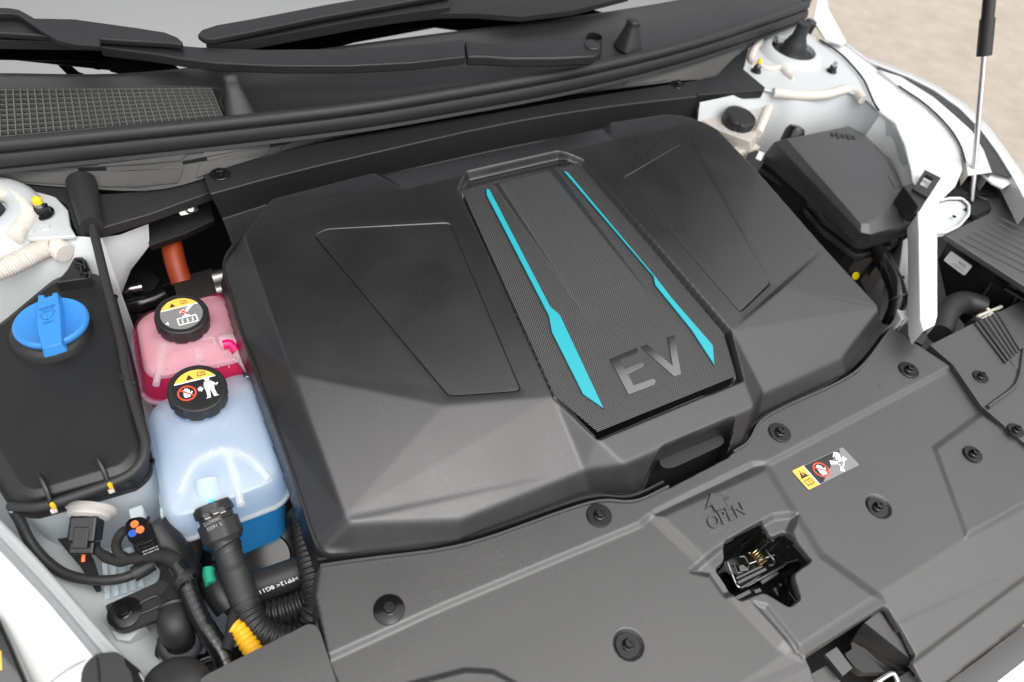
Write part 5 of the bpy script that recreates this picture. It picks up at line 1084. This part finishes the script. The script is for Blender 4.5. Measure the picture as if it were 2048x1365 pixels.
MB().prism(rounded(Pz([(380, 1104), (400, 1096), (440, 1110), (442, 1150), (410, 1170), (388, 1140)], -.17), .004, 3), V(0, 0, -.04)).build("junction_block", "gloss_black", pm, bevel=.003)
MB().tube(Pz([(418, 1138), (417, 1150), (422, 1168)], -.125), .006, 12).build("green_lock", "green_clip", pm, smooth=60)
MB().tube([at(430, 1160, -.14), at(445, 1190, -.14), at(462, 1212, -.145)], .016, 16).build("stub", "satin_black", pm, smooth=60)
MB().lathe([(.012, -.01), (.012, .004), (.008, .006), (0, .006)], at(598, 1034, -.14), unit(V(-.3, -.3, 1)), 24).build("terminal", "gloss_black", pm)
tb = thing("front_bracket", at(440, 1330, -.15), "glossy black bracket at the bottom edge under the taped harness", "bracket")
MB().prism(Pz([(330, 1330), (345, 1318), (480, 1290), (520, 1290), (470, 1340), (400, 1400), (330, 1400)], -.16), V(0, 0, -.04)).build("bracket", "gloss_black", tb, bevel=.003)
for pts in ([(350, 1340), (430, 1312)], [(400, 1320), (396, 1350)], [(440, 1308), (450, 1340)]): MB().tube(Pz(pts, -.158), .005, 10).build("bracket_rib", "gloss_black", tb, smooth=60)
fp2 = thing("frame_member", at(300, 1310, -.2), "pale grey front frame member showing between the gutter and hoses", "frame member")
MB().prism(Pz([(235, 1285), (262, 1262), (300, 1290), (345, 1345), (300, 1400), (270, 1340)], -.16), V(0, 0, -.03)).build("member", "primer_white", fp2, bevel=.003)

# ================================================================ dark corner behind the pink reservoir
hv = thing("orange_cable", at(350, 520, -.1), "orange high voltage cable in the dark gap behind the pink reservoir", "cable")
MB().tube([at(338, 462, -.075), at(345, 500, -.085), at(352, 530, -.095), at(364, 566, -.11)], .0130, 16).build("sleeve", "orange_cable", hv, smooth=60)
hx_ = thing("finned_cooler", at(400, 565, -.11), "grey finned oil cooler block with two round alloy pipes", "cooler")
fa, fb_, fc_, fd = Pz([(346, 562), (422, 538), (438, 590), (360, 610)], -.105)
MB().prism([fa, fb_, fc_, fd], V(0, 0, -.05)).build("core", "dark_steel", hx_, bevel=.001)
for k in range(22):
    t = k / 21; MB().box(((fa * (1 - t) + fb_ * t) + (fd * (1 - t) + fc_ * t)) / 2, V(.0012, 0, 0), (fd - fa), V(0, 0, .006)).build("fin", "alloy", hx_, smooth=0)
for x, y in ((445, 556), (452, 580)): MB().tube(Pz([(x - 20, y + 4), (x + 30, y - 8)], -.10), .0115, 18).build("pipe", "alloy", hx_, smooth=60)
dk = thing("motor_mount", at(285, 560, -.16), "dark cast motor mount with a steel stud behind the washer hose", "motor mount")
MB().prism(rounded(Pz([(262, 515), (300, 508), (350, 530), (358, 556), (320, 575), (262, 560)], -.17), .006, 3), V(0, 0, -.04)).build("casting", "dark_steel", dk, bevel=.004)
MB().prism(rounded(Pz([(266, 530), (300, 526), (308, 548), (320, 560), (300, 590), (258, 585)], -.145), .004, 3), V(0, 0, -.05)).build("block", "satin_black", dk, bevel=.003)
MB().tube(Pz([(250, 580), (262, 578), (284, 574)], -.13), .0055, 12).build("stud", "steel", dk)
MB().lathe([(.016, -.004), (.016, .004), (.010, .006), (0, .006)], at(252, 580, -.135), unit(V(1, .1, .2)), 24).build("bushing", "gloss_black", dk)
MB().tube(Pz([(250, 612), (290, 606), (330, 590)], -.15), .012, 14).build("tube", "gloss_black", dk, smooth=60)
fwp = thing("firewall_pad", at(350, 440, -.06), "black felt pad with a metal stud under the cowl rail", "insulation pad")
MB().prism(Pz([(283, 446), (300, 438), (420, 396), (430, 440), (370, 468), (300, 492)], -.052), V(0, .012, -.02)).build("pad", "cloth", fwp, bevel=.003)
MB().lathe([(.012, 0), (.012, .002), (.005, .003), (.005, .016), (.004, .018), (0, .018)], at(376, 420, -.05), unit(V(.1, -.7, .6)), 18).build("stud", "steel", fwp)
